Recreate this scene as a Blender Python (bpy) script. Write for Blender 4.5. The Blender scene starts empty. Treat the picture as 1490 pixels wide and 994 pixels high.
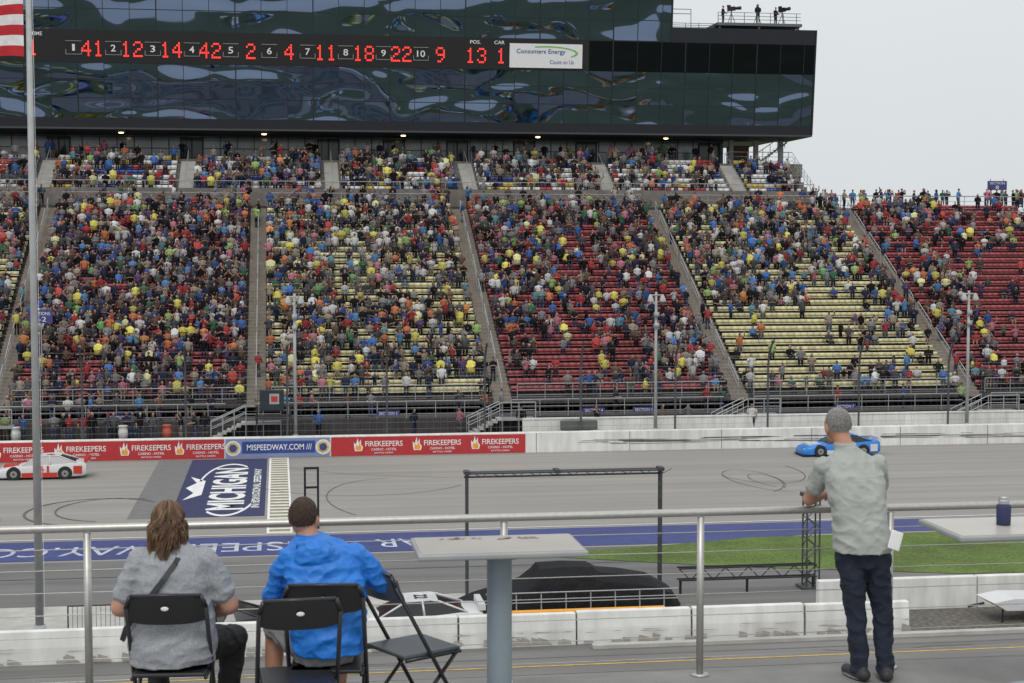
import bpy, math, random, numpy as np
from mathutils import Vector, Matrix, noise
from mathutils.bvhtree import BVHTree
random.seed(7); rng=np.random.default_rng(7)
R=math.radians
scene=bpy.context.scene
COL=scene.collection

# ------------------------------------------------------------------ materials
def mat(name,col,rough=.7,var=.12,scale=4.,metal=0.,bump=0.,bscale=40.,emit=None,attr=None,stretch=None,spec=.5,var2=0,scale2=.3):
    m=bpy.data.materials.new(name); m.use_nodes=True
    nt=m.node_tree; N=nt.nodes; L=nt.links
    b=N['Principled BSDF']; b.inputs['Roughness'].default_value=rough; b.inputs['Metallic'].default_value=metal
    b.inputs['Specular IOR Level'].default_value=spec
    tc=N.new('ShaderNodeTexCoord'); mp=N.new('ShaderNodeMapping'); L.new(tc.outputs['Object'],mp.inputs[0])
    if stretch: mp.inputs['Scale'].default_value=stretch
    nz=N.new('ShaderNodeTexNoise'); nz.inputs['Scale'].default_value=scale; nz.inputs['Detail'].default_value=6
    L.new(mp.outputs[0],nz.inputs[0])
    mr=N.new('ShaderNodeMapRange'); mr.inputs[1].default_value=.3; mr.inputs[2].default_value=.7
    mr.inputs[3].default_value=1-var; mr.inputs[4].default_value=1+var; L.new(nz.outputs[0],mr.inputs[0])
    mul=N.new('ShaderNodeVectorMath'); mul.operation='SCALE'
    if attr:
        a=N.new('ShaderNodeAttribute'); a.attribute_name=attr; L.new(a.outputs[0],mul.inputs[0])
    else: mul.inputs[0].default_value=col[:3]
    L.new(mr.outputs[0],mul.inputs['Scale']); out=mul.outputs[0]
    if var2:
        n2=N.new('ShaderNodeTexNoise'); n2.inputs['Scale'].default_value=scale2; n2.inputs['Detail'].default_value=4
        L.new(tc.outputs['Object'],n2.inputs[0])
        m2=N.new('ShaderNodeMapRange'); m2.inputs[1].default_value=.3; m2.inputs[2].default_value=.7
        m2.inputs[3].default_value=1-var2; m2.inputs[4].default_value=1+var2; L.new(n2.outputs[0],m2.inputs[0])
        mm=N.new('ShaderNodeVectorMath'); mm.operation='SCALE'; L.new(out,mm.inputs[0]); L.new(m2.outputs[0],mm.inputs['Scale']); out=mm.outputs[0]
    L.new(out,b.inputs['Base Color'])
    if bump:
        bn=N.new('ShaderNodeTexNoise'); bn.inputs['Scale'].default_value=bscale; bn.inputs['Detail'].default_value=4
        L.new(tc.outputs['Object'],bn.inputs[0])
        bp=N.new('ShaderNodeBump'); bp.inputs['Strength'].default_value=1; bp.inputs['Distance'].default_value=bump
        L.new(bn.outputs[0],bp.inputs['Height']); L.new(bp.outputs[0],b.inputs['Normal'])
    if emit:
        b.inputs['Emission Color'].default_value=(*emit[:3],1); b.inputs['Emission Strength'].default_value=emit[3]
    return m

# ------------------------------------------------------------------ mesh builder
class MB:
    def __init__(s): s.v=[]; s.f=[]; s.m=[]
    def add(s,vs,fs,m=0):
        o=len(s.v); s.v+= [tuple(p) for p in vs]; s.f+=[tuple(i+o for i in f) for f in fs]; s.m+=[m]*len(fs)
    def box(s,x0,x1,y0,y1,z0,z1,m=0):
        s.add([(x0,y0,z0),(x1,y0,z0),(x1,y1,z0),(x0,y1,z0),(x0,y0,z1),(x1,y0,z1),(x1,y1,z1),(x0,y1,z1)],
              [(0,3,2,1),(4,5,6,7),(0,1,5,4),(1,2,6,5),(2,3,7,6),(3,0,4,7)],m)
    def obox(s,c,sz,M3,m=0):
        vs=[]
        for dz in(-1,1):
            for dx,dy in((-1,-1),(1,-1),(1,1),(-1,1)):
                vs.append(Vector(c)+M3@Vector((dx*sz[0]/2,dy*sz[1]/2,dz*sz[2]/2)))
        s.add(vs,[(0,3,2,1),(4,5,6,7),(0,1,5,4),(1,2,6,5),(2,3,7,6),(3,0,4,7)],m)
    def rings(s,rs,m=0,cap=True):
        n=len(rs[0]); vs=[p for r in rs for p in r]; fs=[]
        for i in range(len(rs)-1):
            for j in range(n):
                k=(j+1)%n; fs.append((i*n+j,i*n+k,(i+1)*n+k,(i+1)*n+j))
        if cap: fs.append(tuple(range(n))[::-1]); fs.append(tuple((len(rs)-1)*n+j for j in range(n)))
        s.add(vs,fs,m)
    def tube(s,a,b,r0,r1=None,n=8,m=0,cap=True):
        a=Vector(a);b=Vector(b); r1=r0 if r1 is None else r1
        d=(b-a).normalized(); u=d.orthogonal().normalized(); w=d.cross(u)
        s.rings([[c+(u*math.cos(2*math.pi*j/n)+w*math.sin(2*math.pi*j/n))*r for j in range(n)] for c,r in((a,r0),(b,r1))],m,cap)
    def path(s,pts,r,n=8,m=0):
        for a,b in zip(pts[:-1],pts[1:]): s.tube(a,b,r,n=n,m=m)
        for p in pts[1:-1]: s.ell(p,(r,r,r),n,4,m)
    def ell(s,c,r,nu=12,nv=8,m=0,M3=None):
        rs=[]
        for i in range(1,nv):
            t=math.pi*i/nv
            ring=[]
            for j in range(nu):
                p=Vector((r[0]*math.sin(t)*math.cos(2*math.pi*j/nu),r[1]*math.sin(t)*math.sin(2*math.pi*j/nu),-r[2]*math.cos(t)))
                ring.append((M3@p if M3 else p)+Vector(c))
            rs.append(ring)
        n=nu; vs=[p for q in rs for p in q]; fs=[]
        for i in range(len(rs)-1):
            for j in range(n):
                k=(j+1)%n; fs.append((i*n+j,i*n+k,(i+1)*n+k,(i+1)*n+j))
        b=Vector((0,0,-r[2])); t_=Vector((0,0,r[2]))
        if M3: b=M3@b; t_=M3@t_
        vs+= [b+Vector(c),t_+Vector(c)]
        for j in range(n):
            k=(j+1)%n; fs.append((len(vs)-2,k,j)); fs.append((len(vs)-1,(len(rs)-1)*n+j,(len(rs)-1)*n+k))
        s.add(vs,fs,m)
    def capsule(s,a,b,ra,rb,m=0,n=14,st=6):
        a=Vector(a);b=Vector(b); d=(b-a).normalized(); u=d.orthogonal().normalized(); w=d.cross(u)
        prof=[]
        for i in range(4):
            t=math.pi/2*(i+.35)/4; prof.append((a-d*ra*math.cos(t),ra*math.sin(t)))
        for i in range(st+1):
            k=i/st; prof.append((a.lerp(b,k),ra+(rb-ra)*k))
        for i in range(4):
            t=math.pi/2*(3.65-i)/4; prof.append((b+d*rb*math.cos(t),rb*math.sin(t)))
        s.rings([[c+(u*math.cos(2*math.pi*j/n)+w*math.sin(2*math.pi*j/n))*r for j in range(n)] for c,r in prof],m)
    def loft(s,secs,n=24,m=0,p=2.4,sub=3):
        S=[]
        for a,b in zip(secs[:-1],secs[1:]):
            for k in range(sub): S.append([a[i]+(b[i]-a[i])*k/sub for i in range(5)])
        S.append(list(secs[-1])); rs=[]
        for cx,cy,cz,rx,ry in S:
            ring=[]
            for j in range(n):
                t=2*math.pi*j/n; c=math.cos(t); q=math.sin(t)
                ring.append(Vector((cx+rx*math.copysign(abs(c)**(2/p),c),cy+ry*math.copysign(abs(q)**(2/p),q),cz)))
            rs.append(ring)
        s.rings(rs,m)
    def obj(s,name,mats,smooth=False,parent=None):
        me=bpy.data.meshes.new(name); me.from_pydata(s.v,[],s.f)
        for x in (mats if isinstance(mats,(list,tuple)) else [mats]): me.materials.append(x)
        me.polygons.foreach_set('material_index',s.m)
        if smooth: me.polygons.foreach_set('use_smooth',[True]*len(s.f))
        me.update(); o=bpy.data.objects.new(name,me); COL.objects.link(o)
        if parent: o.parent=parent
        return o
def empty(name,loc=(0,0,0),rz=0):
    o=bpy.data.objects.new(name,None); o.location=loc; o.rotation_euler=(0,0,rz); COL.objects.link(o); o.empty_display_size=.2; return o
def bevel(o,w=.01,seg=2):
    md=o.modifiers.new('bevel','BEVEL'); md.width=w; md.segments=seg; md.limit_method='ANGLE'
TQ=[]
def text(name,s,c,xd,yd,w,h,m,parent=None,off=.012): TQ.append((name,s,c,xd,yd,w,h,m,parent,off))
def flush_text():
    tmp=[]
    for q in TQ:
        cu=bpy.data.curves.new('tmp_font','FONT'); cu.body=q[1]; cu.offset=q[9]; cu.resolution_u=4
        t=bpy.data.objects.new('tmp_t',cu); COL.objects.link(t); tmp.append(t)
    dg=bpy.context.evaluated_depsgraph_get()
    meshes=[bpy.data.meshes.new_from_object(t.evaluated_get(dg)) for t in tmp]
    for t in tmp: bpy.data.objects.remove(t)
    for (name,s,c,xd,yd,w,h,m,parent,off),me in zip(TQ,meshes):
        n=len(me.vertices); a=np.empty(n*3); me.vertices.foreach_get('co',a); a=a.reshape(-1,3)
        mn=a.min(0);mx=a.max(0); a[:,:2]-=(mn+mx)[:2]/2; sx=w/(mx[0]-mn[0]); sy=(h/(mx[1]-mn[1])) if h else sx
        P=np.array(c)+a[:,:1]*sx*np.array(xd)+a[:,1:2]*sy*np.array(yd)
        me.vertices.foreach_set('co',P.ravel()); me.materials.clear(); me.materials.append(m); me.update(); me.name=name
        o=bpy.data.objects.new(name,me); COL.objects.link(o)
        if parent:o.parent=parent
    TQ.clear()
def flat(name,pts,z,m,parent=None):
    b=MB(); b.add([(x,y,z) for x,y in pts],[tuple(range(len(pts)))]); return b.obj(name,m,parent=parent)
def rect(name,x0,x1,y0,y1,z,m,parent=None): return flat(name,[(x0,y0),(x1,y0),(x1,y1),(x0,y1)],z,m,parent)

# palette
m_ground=mat('grass_ground',(.06,.085,.035),.95,.3,2,bump=.02,bscale=30)
m_grass=mat('grass_blades_green',(.115,.175,.035),.95,.4,7,bump=.04,bscale=60,var2=.3,scale2=.35)
m_infield=mat('infield_asphalt',(.155,.152,.148),.9,.16,1.2,bump=.003,bscale=60,var2=.16,scale2=.1,stretch=(.12,1,1))
m_track=mat('track_asphalt',(.285,.27,.248),.9,.13,.8,bump=.003,bscale=60,var2=.08,scale2=.06,stretch=(.025,1.2,1))
m_pit=mat('pit_road_asphalt',(.17,.165,.158),.9,.2,1.0,stretch=(.06,1,1),bump=.003,bscale=60,var2=.14,scale2=.15)
m_dark=mat('dark_asphalt',(.17,.168,.165),.9,.1,2)
m_conc=mat('concrete',(.42,.41,.38),.85,.15,1.5,var2=.1,scale2=.2)
m_white=mat('white_wall_paint',(.70,.70,.67),.7,.14,2.2,bump=.004,bscale=25,var2=.12,scale2=.35,stretch=(1,1,.22))
m_whitep=mat('white_paint',(.78,.78,.76),.7,.1,3)
m_worn=mat('worn_white_paint',(.46,.48,.57),.8,.4,1.3)
m_blue=mat('blue_paint',(.045,.06,.19),.75,.14,2,var2=.14)
m_navy=mat('navy_paint',(.028,.035,.10),.7,.12,2)
m_yel=mat('yellow_line_paint',(.55,.36,.05),.7,.3,3)
m_red=mat('red_banner',(.46,.03,.035),.6,.08,2)
m_black=mat('black_metal',(.015,.015,.017),.45,.1,8)
m_skid=mat('tyre_rubber_mark',(.12,.116,.11),.9,.25,3)

# ------------------------------------------------------------------ ground layers
rect('ground',-1500,1500,-1500,1500,0,m_ground)
rect('infield_pavement',-400,400,-18,66.3,.012,m_infield)
rect('racetrack',-400,400,66.3,98.2,.014,m_track)
rect('pit_road',-400,400,38,49.3,.024,m_pit)
rect('pit_lane_concrete',-400,9,53.5,58,.026,m_conc)
flat('blue_painted_stripe',[(-60,66.6),(19,66.6),(24,67.9),(90,67.9),(90,71),(-60,71)],.028,m_blue)
gp=[(10.2,64.9),(17,66.3),(21,67.5),(40,67.6),(120,67.6),(120,57.5),(40,57.8),(27,58.6),(18,61.4)]
flat('grass_verge',gp,.032,m_grass)
lines=empty('road_markings')
for i,(y,w) in enumerate(((47.3,.10),(45.6,.12),(43.2,.10))): rect(f'yellow_line_{i}',-60,90,y,y+w,.034,m_yel,lines)
rect('white_edge_line',-60,90,71.4,71.52,.034,m_whitep,lines)
for i,(y,w) in enumerate(((60.3,.12),(62.9,.1),(64.6,.15),(44.4,.06),(48.3,.08),(46.4,.05))): rect(f'pavement_seam_{i}',-60,90,y,y+w,.027 if y>50 else .03,m_skid,lines)
b=MB()
for i in range(26):
    x=rng.uniform(-14,24); y=rng.uniform(38.5,48.8); pts=[(x,y)]
    for k in range(7): x+=rng.uniform(.2,1.0); y=min(49,y+rng.normal(0,.12)); pts.append((x,y))
    for (x0,y0),(x1,y1) in zip(pts[:-1],pts[1:]): b.add([(x0,y0,.036),(x1,y1,.036),(x1,y1+.035,.036),(x0,y0+.035,.036)],[(0,1,2,3)])
b.obj('crack_sealant',m_skid,parent=lines)
b=MB(); b.box(10,120,49.1,49.4,.02,.17)
o=b.obj('concrete_kerb',m_conc); bevel(o,.02)
sf=empty('start_finish_artwork')
rect('grey_patch',-7.3,-5.3,76.5,97.6,.024,m_dark,sf)
rect('navy_panel',-5.3,-.75,76.5,97.6,.026,m_navy,sf)
text('speedway_name','MICHIGAN',(-2.75,86,.034),(0,1,0),(-1,0,0),15,1.9,m_whitep,sf,.03)
text('speedway_subtitle','INTERNATIONAL SPEEDWAY',(-1.25,86,.034),(0,1,0),(-1,0,0),14,.42,m_whitep,sf,.02)
b=MB()
def arc(b,cx,cy,rx,ry,a0,a1,w,z,n=30):
    pv=None
    for i in range(n+1):
        t=R(a0+(a1-a0)*i/n); p=(cx+rx*math.cos(t),cy+ry*math.sin(t)); q=(cx+(rx-w)*math.cos(t),cy+(ry-w*4)*math.sin(t))
        if pv: b.add([(*pv[0],z),(*p,z),(*q,z),(*pv[1],z)],[(0,1,2,3)])
        pv=(p,q)
arc(b,-2.75,86,1.75,9.4,60,165,.12,.034); arc(b,-2.75,86,1.75,9.4,240,345,.12,.034)
crown=[(-4.1,83.5),(-4.1,88.5),(-5.0,90.2),(-4.55,87.8),(-5.05,86),(-4.55,84.2),(-5.0,81.8)]
b.add([(x,y,.034) for x,y in crown],[tuple(range(7))]); b.obj('crown_and_swooshes',m_whitep,parent=sf)
b=MB(); y=71.6
while y<97.6:
    b.add([(-.55,y,.036),(.5,y,.036),(.5,y+.5,.036),(-.55,y+.5,.036)],[(0,1,2,3)],0)
    y+=.95
b.obj('checkered_line',mat('cream_line_paint',(.66,.62,.5),.8,.12,3),parent=sf)
rect('line_edge_l',-.62,-.5,71.6,97.6,.04,m_whitep,sf)
rect('line_edge_r',.46,.56,71.6,97.6,.04,m_whitep,sf)
text('stripe_lettering_1','MISPEEDWAY.COM',(-6,68.5,.036),(-1,0,0),(0,-1,0),16,2.0,m_worn,sf,.0)
text('stripe_lettering_2','NASCAR',(7.4,68.5,.036),(-1,0,0),(0,-1,0),6.5,1.9,m_worn,sf,.0)
text('stripe_lettering_3','400',(-19,68.5,.036),(-1,0,0),(0,-1,0),6,2.2,m_worn,sf,.0)
b=MB()
def ribbon(pts,w):
    for (x0,y0),(x1,y1) in zip(pts[:-1],pts[1:]):
        d=Vector((x1-x0,y1-y0)).normalized(); n=Vector((-d.y,d.x))*w/2
        b.add([(x0+n.x,y0+n.y,.042),(x1+n.x,y1+n.y,.042),(x1-n.x,y1-n.y,.042),(x0-n.x,y0-n.y,.042)],[(0,1,2,3)])
def loop_(cx,cy,rx,ry,a0,a1,dx=0,w=.12,n=36):
    ribbon([(cx+rx*math.cos(R(a0+(a1-a0)*i/n))+dx*i/n,cy+ry*math.sin(R(a0+(a1-a0)*i/n))) for i in range(n+1)],w)
loop_(25,84,2.2,4.5,-60,250,3,.05); loop_(25.5,83,1.8,3.6,-30,200,3,.04); loop_(27.5,88,2.6,5,200,380,0,.05)
loop_(-9,79,3.4,4,40,250,0,.12); loop_(-8.2,79.5,2.8,3.5,60,260,0,.09); loop_(-15.5,76.5,2.2,3,-80,120,0,.15)
loop_(3,88,4.5,6,200,330,3,.05); loop_(6,80,5,8,90,210,2,.05)
ribbon([(0.5,93),(4,90),(9,88),(16,87)],.05)
b.obj('tyre_skid_marks',m_skid)

# ------------------------------------------------------------------ track outer wall
wall=empty('track_retaining_wall')
b=MB(); b.box(-120,160,98,98.6,0,1.3,0); o=b.obj('barrier',m_white,parent=wall); bevel(o,.03)
b=MB(); b.box(15.6,160,99.6,99.9,1.0,1.95,0); b.box(15.6,160,99.55,99.95,1.95,2.03,0); o=b.obj('parapet',m_white,parent=wall)
ban=empty('trackside_banner')
b=MB(); b.box(-30,-3.4,97.96,97.996,.04,1.22,0); b.box(3.2,15.5,97.96,97.996,.04,1.22,0); b.box(-3.3,3.1,97.96,97.996,.04,1.22,1)
b.obj('panels',[m_red,mat('banner_blue',(.2,.25,.42),.6,.05)],parent=ban)
m_or=mat('flame_orange',(.8,.35,.03),.6,.1)
for i,x in enumerate((-19.4,-15.7,-12,-8.1,-4.8,6.2,9.9,13.6)):
    text(f'name_{i}','FIREKEEPERS',(x+.3,97.95,.78),(1,0,0),(0,0,1),2.35,.34,m_whitep,ban,.01)
    text(f'sub_{i}','CASINO - HOTEL',(x+.3,97.95,.42),(1,0,0),(0,0,1),1.6,.15,m_whitep,ban,.01)
    text(f'subb_{i}','BATTLE CREEK',(x+.3,97.95,.2),(1,0,0),(0,0,1),1.2,.09,m_whitep,ban,.01)
    f=MB(); cx=x-1.3
    f.add([(cx+dx*.8,97.95,z*.93) for dx,z in((-.28,.35),(.28,.35),(.36,.62),(.2,.8),(.18,1.15),(.02,.85),(-.05,1.25),(-.2,.8),(-.36,.95),(-.34,.6))],[tuple(range(10))])
    f.obj(f'flame_{i}',m_whitep,parent=ban)
    f=MB(); f.add([(cx+dx,97.945,z*.93) for dx,z in((-.15,.4),(.15,.4),(.2,.58),(.06,.9),(-.02,.65),(-.12,.8),(-.2,.55))],[tuple(range(7))]); f.obj(f'flame_core_{i}',m_or,parent=ban)
text('web_address','MISPEEDWAY.COM ///',(.0,97.945,.68),(1,0,0),(0,0,1),4.0,.36,m_whitep,ban,.01)
b=MB(); b.box(-2.3,2.2,97.952,97.958,.3,1.05); b.obj('inner_panel',mat('banner_blue2',(.03,.06,.25),.6,.05),parent=ban)
seals=[mat('seal_white',(.7,.72,.75),.6),mat('seal_gold',(.6,.45,.12),.6,.4,9),m_blue]
for i,cx in enumerate((-2.85,2.7)):
    for k,(r,mm) in enumerate(zip((.48,.36,.24),seals)):
        f=MB(); f.add([(cx+r*math.cos(t/12*math.pi),97.95-.005*k,.64+r*math.sin(t/12*math.pi)) for t in range(24)],[tuple(range(24))]); f.obj(f'seal_{i}_{k}',mm,parent=ban)
b=MB()
for i in range(90):
    x=rng.uniform(18,75); z=rng.uniform(.4,.8); l=rng.uniform(.6,6); h=rng.uniform(.015,.06)
    b.add([(x,97.99-.0005*(i%9),z),(x+l,97.99-.0005*(i%9),z+rng.uniform(-.03,.03)),(x+l*.8,97.99-.0005*(i%9),z+h),(x+.1,97.99-.0005*(i%9),z+h)],[(0,1,2,3)])
b.obj('rub_marks',m_skid,parent=wall)
b=MB()
for x in np.arange(-118,158,6.1): b.box(x,x+.03,97.985,97.9985,.02,1.27)
b.obj('panel_joints',m_skid,parent=wall)

# catch fence
m_galv=mat('galvanised_steel',(.38,.39,.40),.45,.15,6,metal=.35)
fence=empty('catch_fence')
b=MB()
for i in range(-9,22):
    x=.5+6.25*i
    b.path([(x,98.75,.9),(x,98.75,5.4),(x,98.55,6.1),(x,98.1,6.7),(x,97.5,7.1)],.07,n=6)
b.obj('posts',mat('fence_post',(.07,.07,.08),.5,.1),parent=fence)
b=MB()
for z in np.arange(1.6,5.5,.42): b.tube((-56,98.7,z),(132,98.7,z),.009,n=4)
for y,z in((98.5,6.05),(98.05,6.65)): b.tube((-56,y,z),(132,y,z),.009,n=4)
for x in np.arange(-56,132,.45): b.tube((x,98.7,1.36),(x,98.7,5.4),.004,n=3,cap=False)
b.obj('cables',mat('cable_steel',(.2,.2,.21),.5),parent=fence)

# ------------------------------------------------------------------ grandstand
GY,GZ,RD,RH,NR=104.0,3.0,.85,.45,30
X0,X1=-62,135
stand=empty('grandstand')
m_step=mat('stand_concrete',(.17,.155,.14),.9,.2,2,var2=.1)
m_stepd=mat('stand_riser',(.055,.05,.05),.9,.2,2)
m_aisle=mat('aisle_concrete',(.25,.22,.185),.9,.15,3)
b=MB()
for i in range(NR):
    y=GY+RD*i; z=GZ+RH*i
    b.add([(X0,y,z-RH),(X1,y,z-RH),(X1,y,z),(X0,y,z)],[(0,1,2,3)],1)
    b.add([(X0,y,z),(X1,y,z),(X1,y+RD,z),(X0,y+RD,z)],[(0,1,2,3)],0)
TY=GY+RD*NR; TZ=GZ+RH*NR
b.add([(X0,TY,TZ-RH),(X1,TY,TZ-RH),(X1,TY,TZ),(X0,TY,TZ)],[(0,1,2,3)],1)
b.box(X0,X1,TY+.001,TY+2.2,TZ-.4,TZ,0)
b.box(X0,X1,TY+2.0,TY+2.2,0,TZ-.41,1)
UZ=17.55; UY=TY+2.2; UXR=46.3
b.box(X0,UXR,UY-.25,UY+.001,TZ+.002,UZ+.45,0)
NU=7
for i in range(NU):
    y=UY+RD*i; z=UZ+RH*i
    b.box(X0,UXR,y,y+RD,z-1.2,z,0)
CZ=UZ+RH*NU; CY=UY+RD*NU
b.box(X0,UXR+1,CY,CY+8,CZ-1.2,CZ-.002,0)
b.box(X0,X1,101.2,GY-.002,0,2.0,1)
b.box(X0,X1,98.62,101.19,0,1.0,0)
b.obj('terraces',[m_step,m_stepd],parent=stand)
aisles=[-51,-34.5,-18,-1.5,14.9,31.4,48.3,65,81.5,98,114.5]
AW=.62
b=MB()
for ax in aisles:
    for i in range(NR):
        y=GY+RD*i; z=GZ+RH*i
        b.box(ax-AW,ax+AW,y-.002,y+RD*.5,z-.4,z+.003,0)
        b.box(ax-AW,ax+AW,y+RD*.5,y+RD-.004,z-.4,z+RH*.5,0)
ualso=[-43,-31,-19,-7.5,4.6,16.3,28.3,40]
for ax in ualso:
    for i in range(NU):
        y=UY+RD*i; z=UZ+RH*i
        b.box(ax-.6,ax+.6,y-.002,y+RD*.5,z-.4,z+.004,1); b.box(ax-.6,ax+.6,y+RD*.5,y+RD-.004,z-.4,z+RH*.5,1)
b.obj('aisle_steps',[m_aisle,m_conc],parent=stand)
b=MB()
for ax in aisles:
    for i in range(0,NR,4):
        y=GY+RD*i; z=GZ+RH*i; y2=GY+RD*min(i+3.2,NR-1); z2=GZ+RH*min(i+3.2,NR-1)
        b.tube((ax,y+.2,z),(ax,y+.2,z+.95),.03,n=6); b.tube((ax,y2,z2),(ax,y2,z2+.95),.03,n=6)
        b.tube((ax,y+.2,z+.95),(ax,y2,z2+.95),.038,n=6); b.tube((ax,y+.2,z+.5),(ax,y2,z2+.5),.022,n=6)
for ax in ualso:
    b.tube((ax,UY,UZ),(ax,UY,UZ+.95),.02,n=6); b.tube((ax,UY,UZ+.95),(ax,CY,CZ+.95),.025,n=6); b.tube((ax,CY,CZ),(ax,CY,CZ+.95),.02,n=6)
def railing(y,z,x0,x1,h=1.07,sp=1.9,bars=(1,.6,.25)):
    x=x0
    while x<=x1+.01:
        b.tube((x,y,z),(x,y,z+h),.028,n=6); x+=sp
    for k in bars: b.tube((x0,y,z+h*k),(x1,y,z+h*k),.032 if k==1 else .02,n=6)
edges=[X0]+aisles+[X1]
for a,c in zip(edges[:-1],edges[1:]):
    railing(GY-.05,2.9,a+1,c-1,1.0)
    railing(101.3,2.0,a+.2,c-1.9,1.1)
    railing(TY+.1,TZ,a+1.0,c-1.0,1.05)
railing(UY-.1,UZ+.45,X0,UXR,.6,bars=(1,))
railing(TY+1.95,TZ,UXR+.5,X1,1.15)
for i in range(NU): b.tube((UXR,UY+RD*i,UZ+RH*i),(UXR,UY+RD*i,UZ+RH*i+1.05),.024,n=6)
for k in(1.05,.7,.35): b.tube((UXR,UY,UZ+k),(UXR,CY,CZ+k),.02,n=6)
railing(CY+.1,CZ,UXR-6,UXR,1.05)
b.obj('handrails',m_galv,parent=stand)
def attr_obj(name,V,F3,C,m,parent=None,smooth=False):
    me=bpy.data.meshes.new(name); n=len(V); k=len(F3)
    me.vertices.add(n); me.vertices.foreach_set('co',V.astype(np.float32).ravel())
    w=F3.shape[1]
    me.loops.add(k*w); me.loops.foreach_set('vertex_index',F3.astype(np.int32).ravel())
    me.polygons.add(k); me.polygons.foreach_set('loop_start',np.arange(0,k*w,w,dtype=np.int32))
    me.update(calc_edges=True)
    at=me.color_attributes.new('Col','FLOAT_COLOR','POINT'); at.data.foreach_set('color',np.hstack([C,np.ones((n,1))]).astype(np.float32).ravel())
    if smooth: me.polygons.foreach_set('use_smooth',np.ones(k,dtype=bool))
    me.materials.append(m); o=bpy.data.objects.new(name,me); COL.objects.link(o)
    if parent:o.parent=parent
    return o
def bx(x0,x1,y0,y1,z0,z1):
    return [(x0,y0,z0),(x1,y0,z0),(x1,y1,z0),(x0,y1,z0),(x0,y0,z1),(x1,y0,z1),(x1,y1,z1),(x0,y1,z1)]
BF=np.array([(0,3,2,1),(4,5,6,7),(0,1,5,4),(1,2,6,5),(2,3,7,6),(3,0,4,7)])
T=np.array(bx(-.24,.24,.40,.78,.36,.42)+bx(-.24,.24,.72,.80,.46,.70))
SF=np.vstack([BF,BF+8])
RED=np.array((.34,.08,.088)); YEL=np.array((.66,.61,.37))
pos=[];cols=[];seatslots=[]
seccol=lambda x: RED if (sum(1 for a in aisles if a<x)%2==1) else YEL
for i in range(NR):
    for a,c in zip(edges[:-1],edges[1:]):
        if a>100: continue
        n=int((c-a-2*AW-.1)/.5)
        for k in range(n):
            x=a+AW+.3+.5*k; pos.append((x,GY+RD*i,GZ+RH*i)); cols.append(seccol(x)*rng.uniform(.85,1.12))
            seatslots.append((x,GY+RD*i,GZ+RH*i,0))
upal=[np.array(c) for c in((.75,.75,.75),(.75,.75,.75),(.75,.75,.75),(.42,.06,.06),(.06,.09,.3),(.65,.5,.12),(.75,.73,.7))]
ue=[X0]+ualso+[UXR]
for i in range(NU):
    for a,c in zip(ue[:-1],ue[1:]):
        n=int((c-a-1.6)/.52)
        j=0
        while j<n:
            run=int(rng.integers(1,4)); cc=upal[rng.integers(len(upal))]
            for q in range(run):
                if j>=n: break
                x=a+1.0+.52*j; pos.append((x,UY+RD*i,UZ+RH*i)); cols.append(cc); seatslots.append((x,UY+RD*i,UZ+RH*i,1)); j+=1
pos=np.array(pos); cols=np.array(cols); ns=len(pos)
V=(pos[:,None,:]+T[None]).reshape(-1,3); F=(SF[None]+(np.arange(ns)*16)[:,None,None]).reshape(-1,4); C=np.repeat(cols,16,0)
attr_obj('seats',V,F,C,mat('seat_plastic',(1,1,1),.6,.08,3,attr='Col'),stand)

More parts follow.
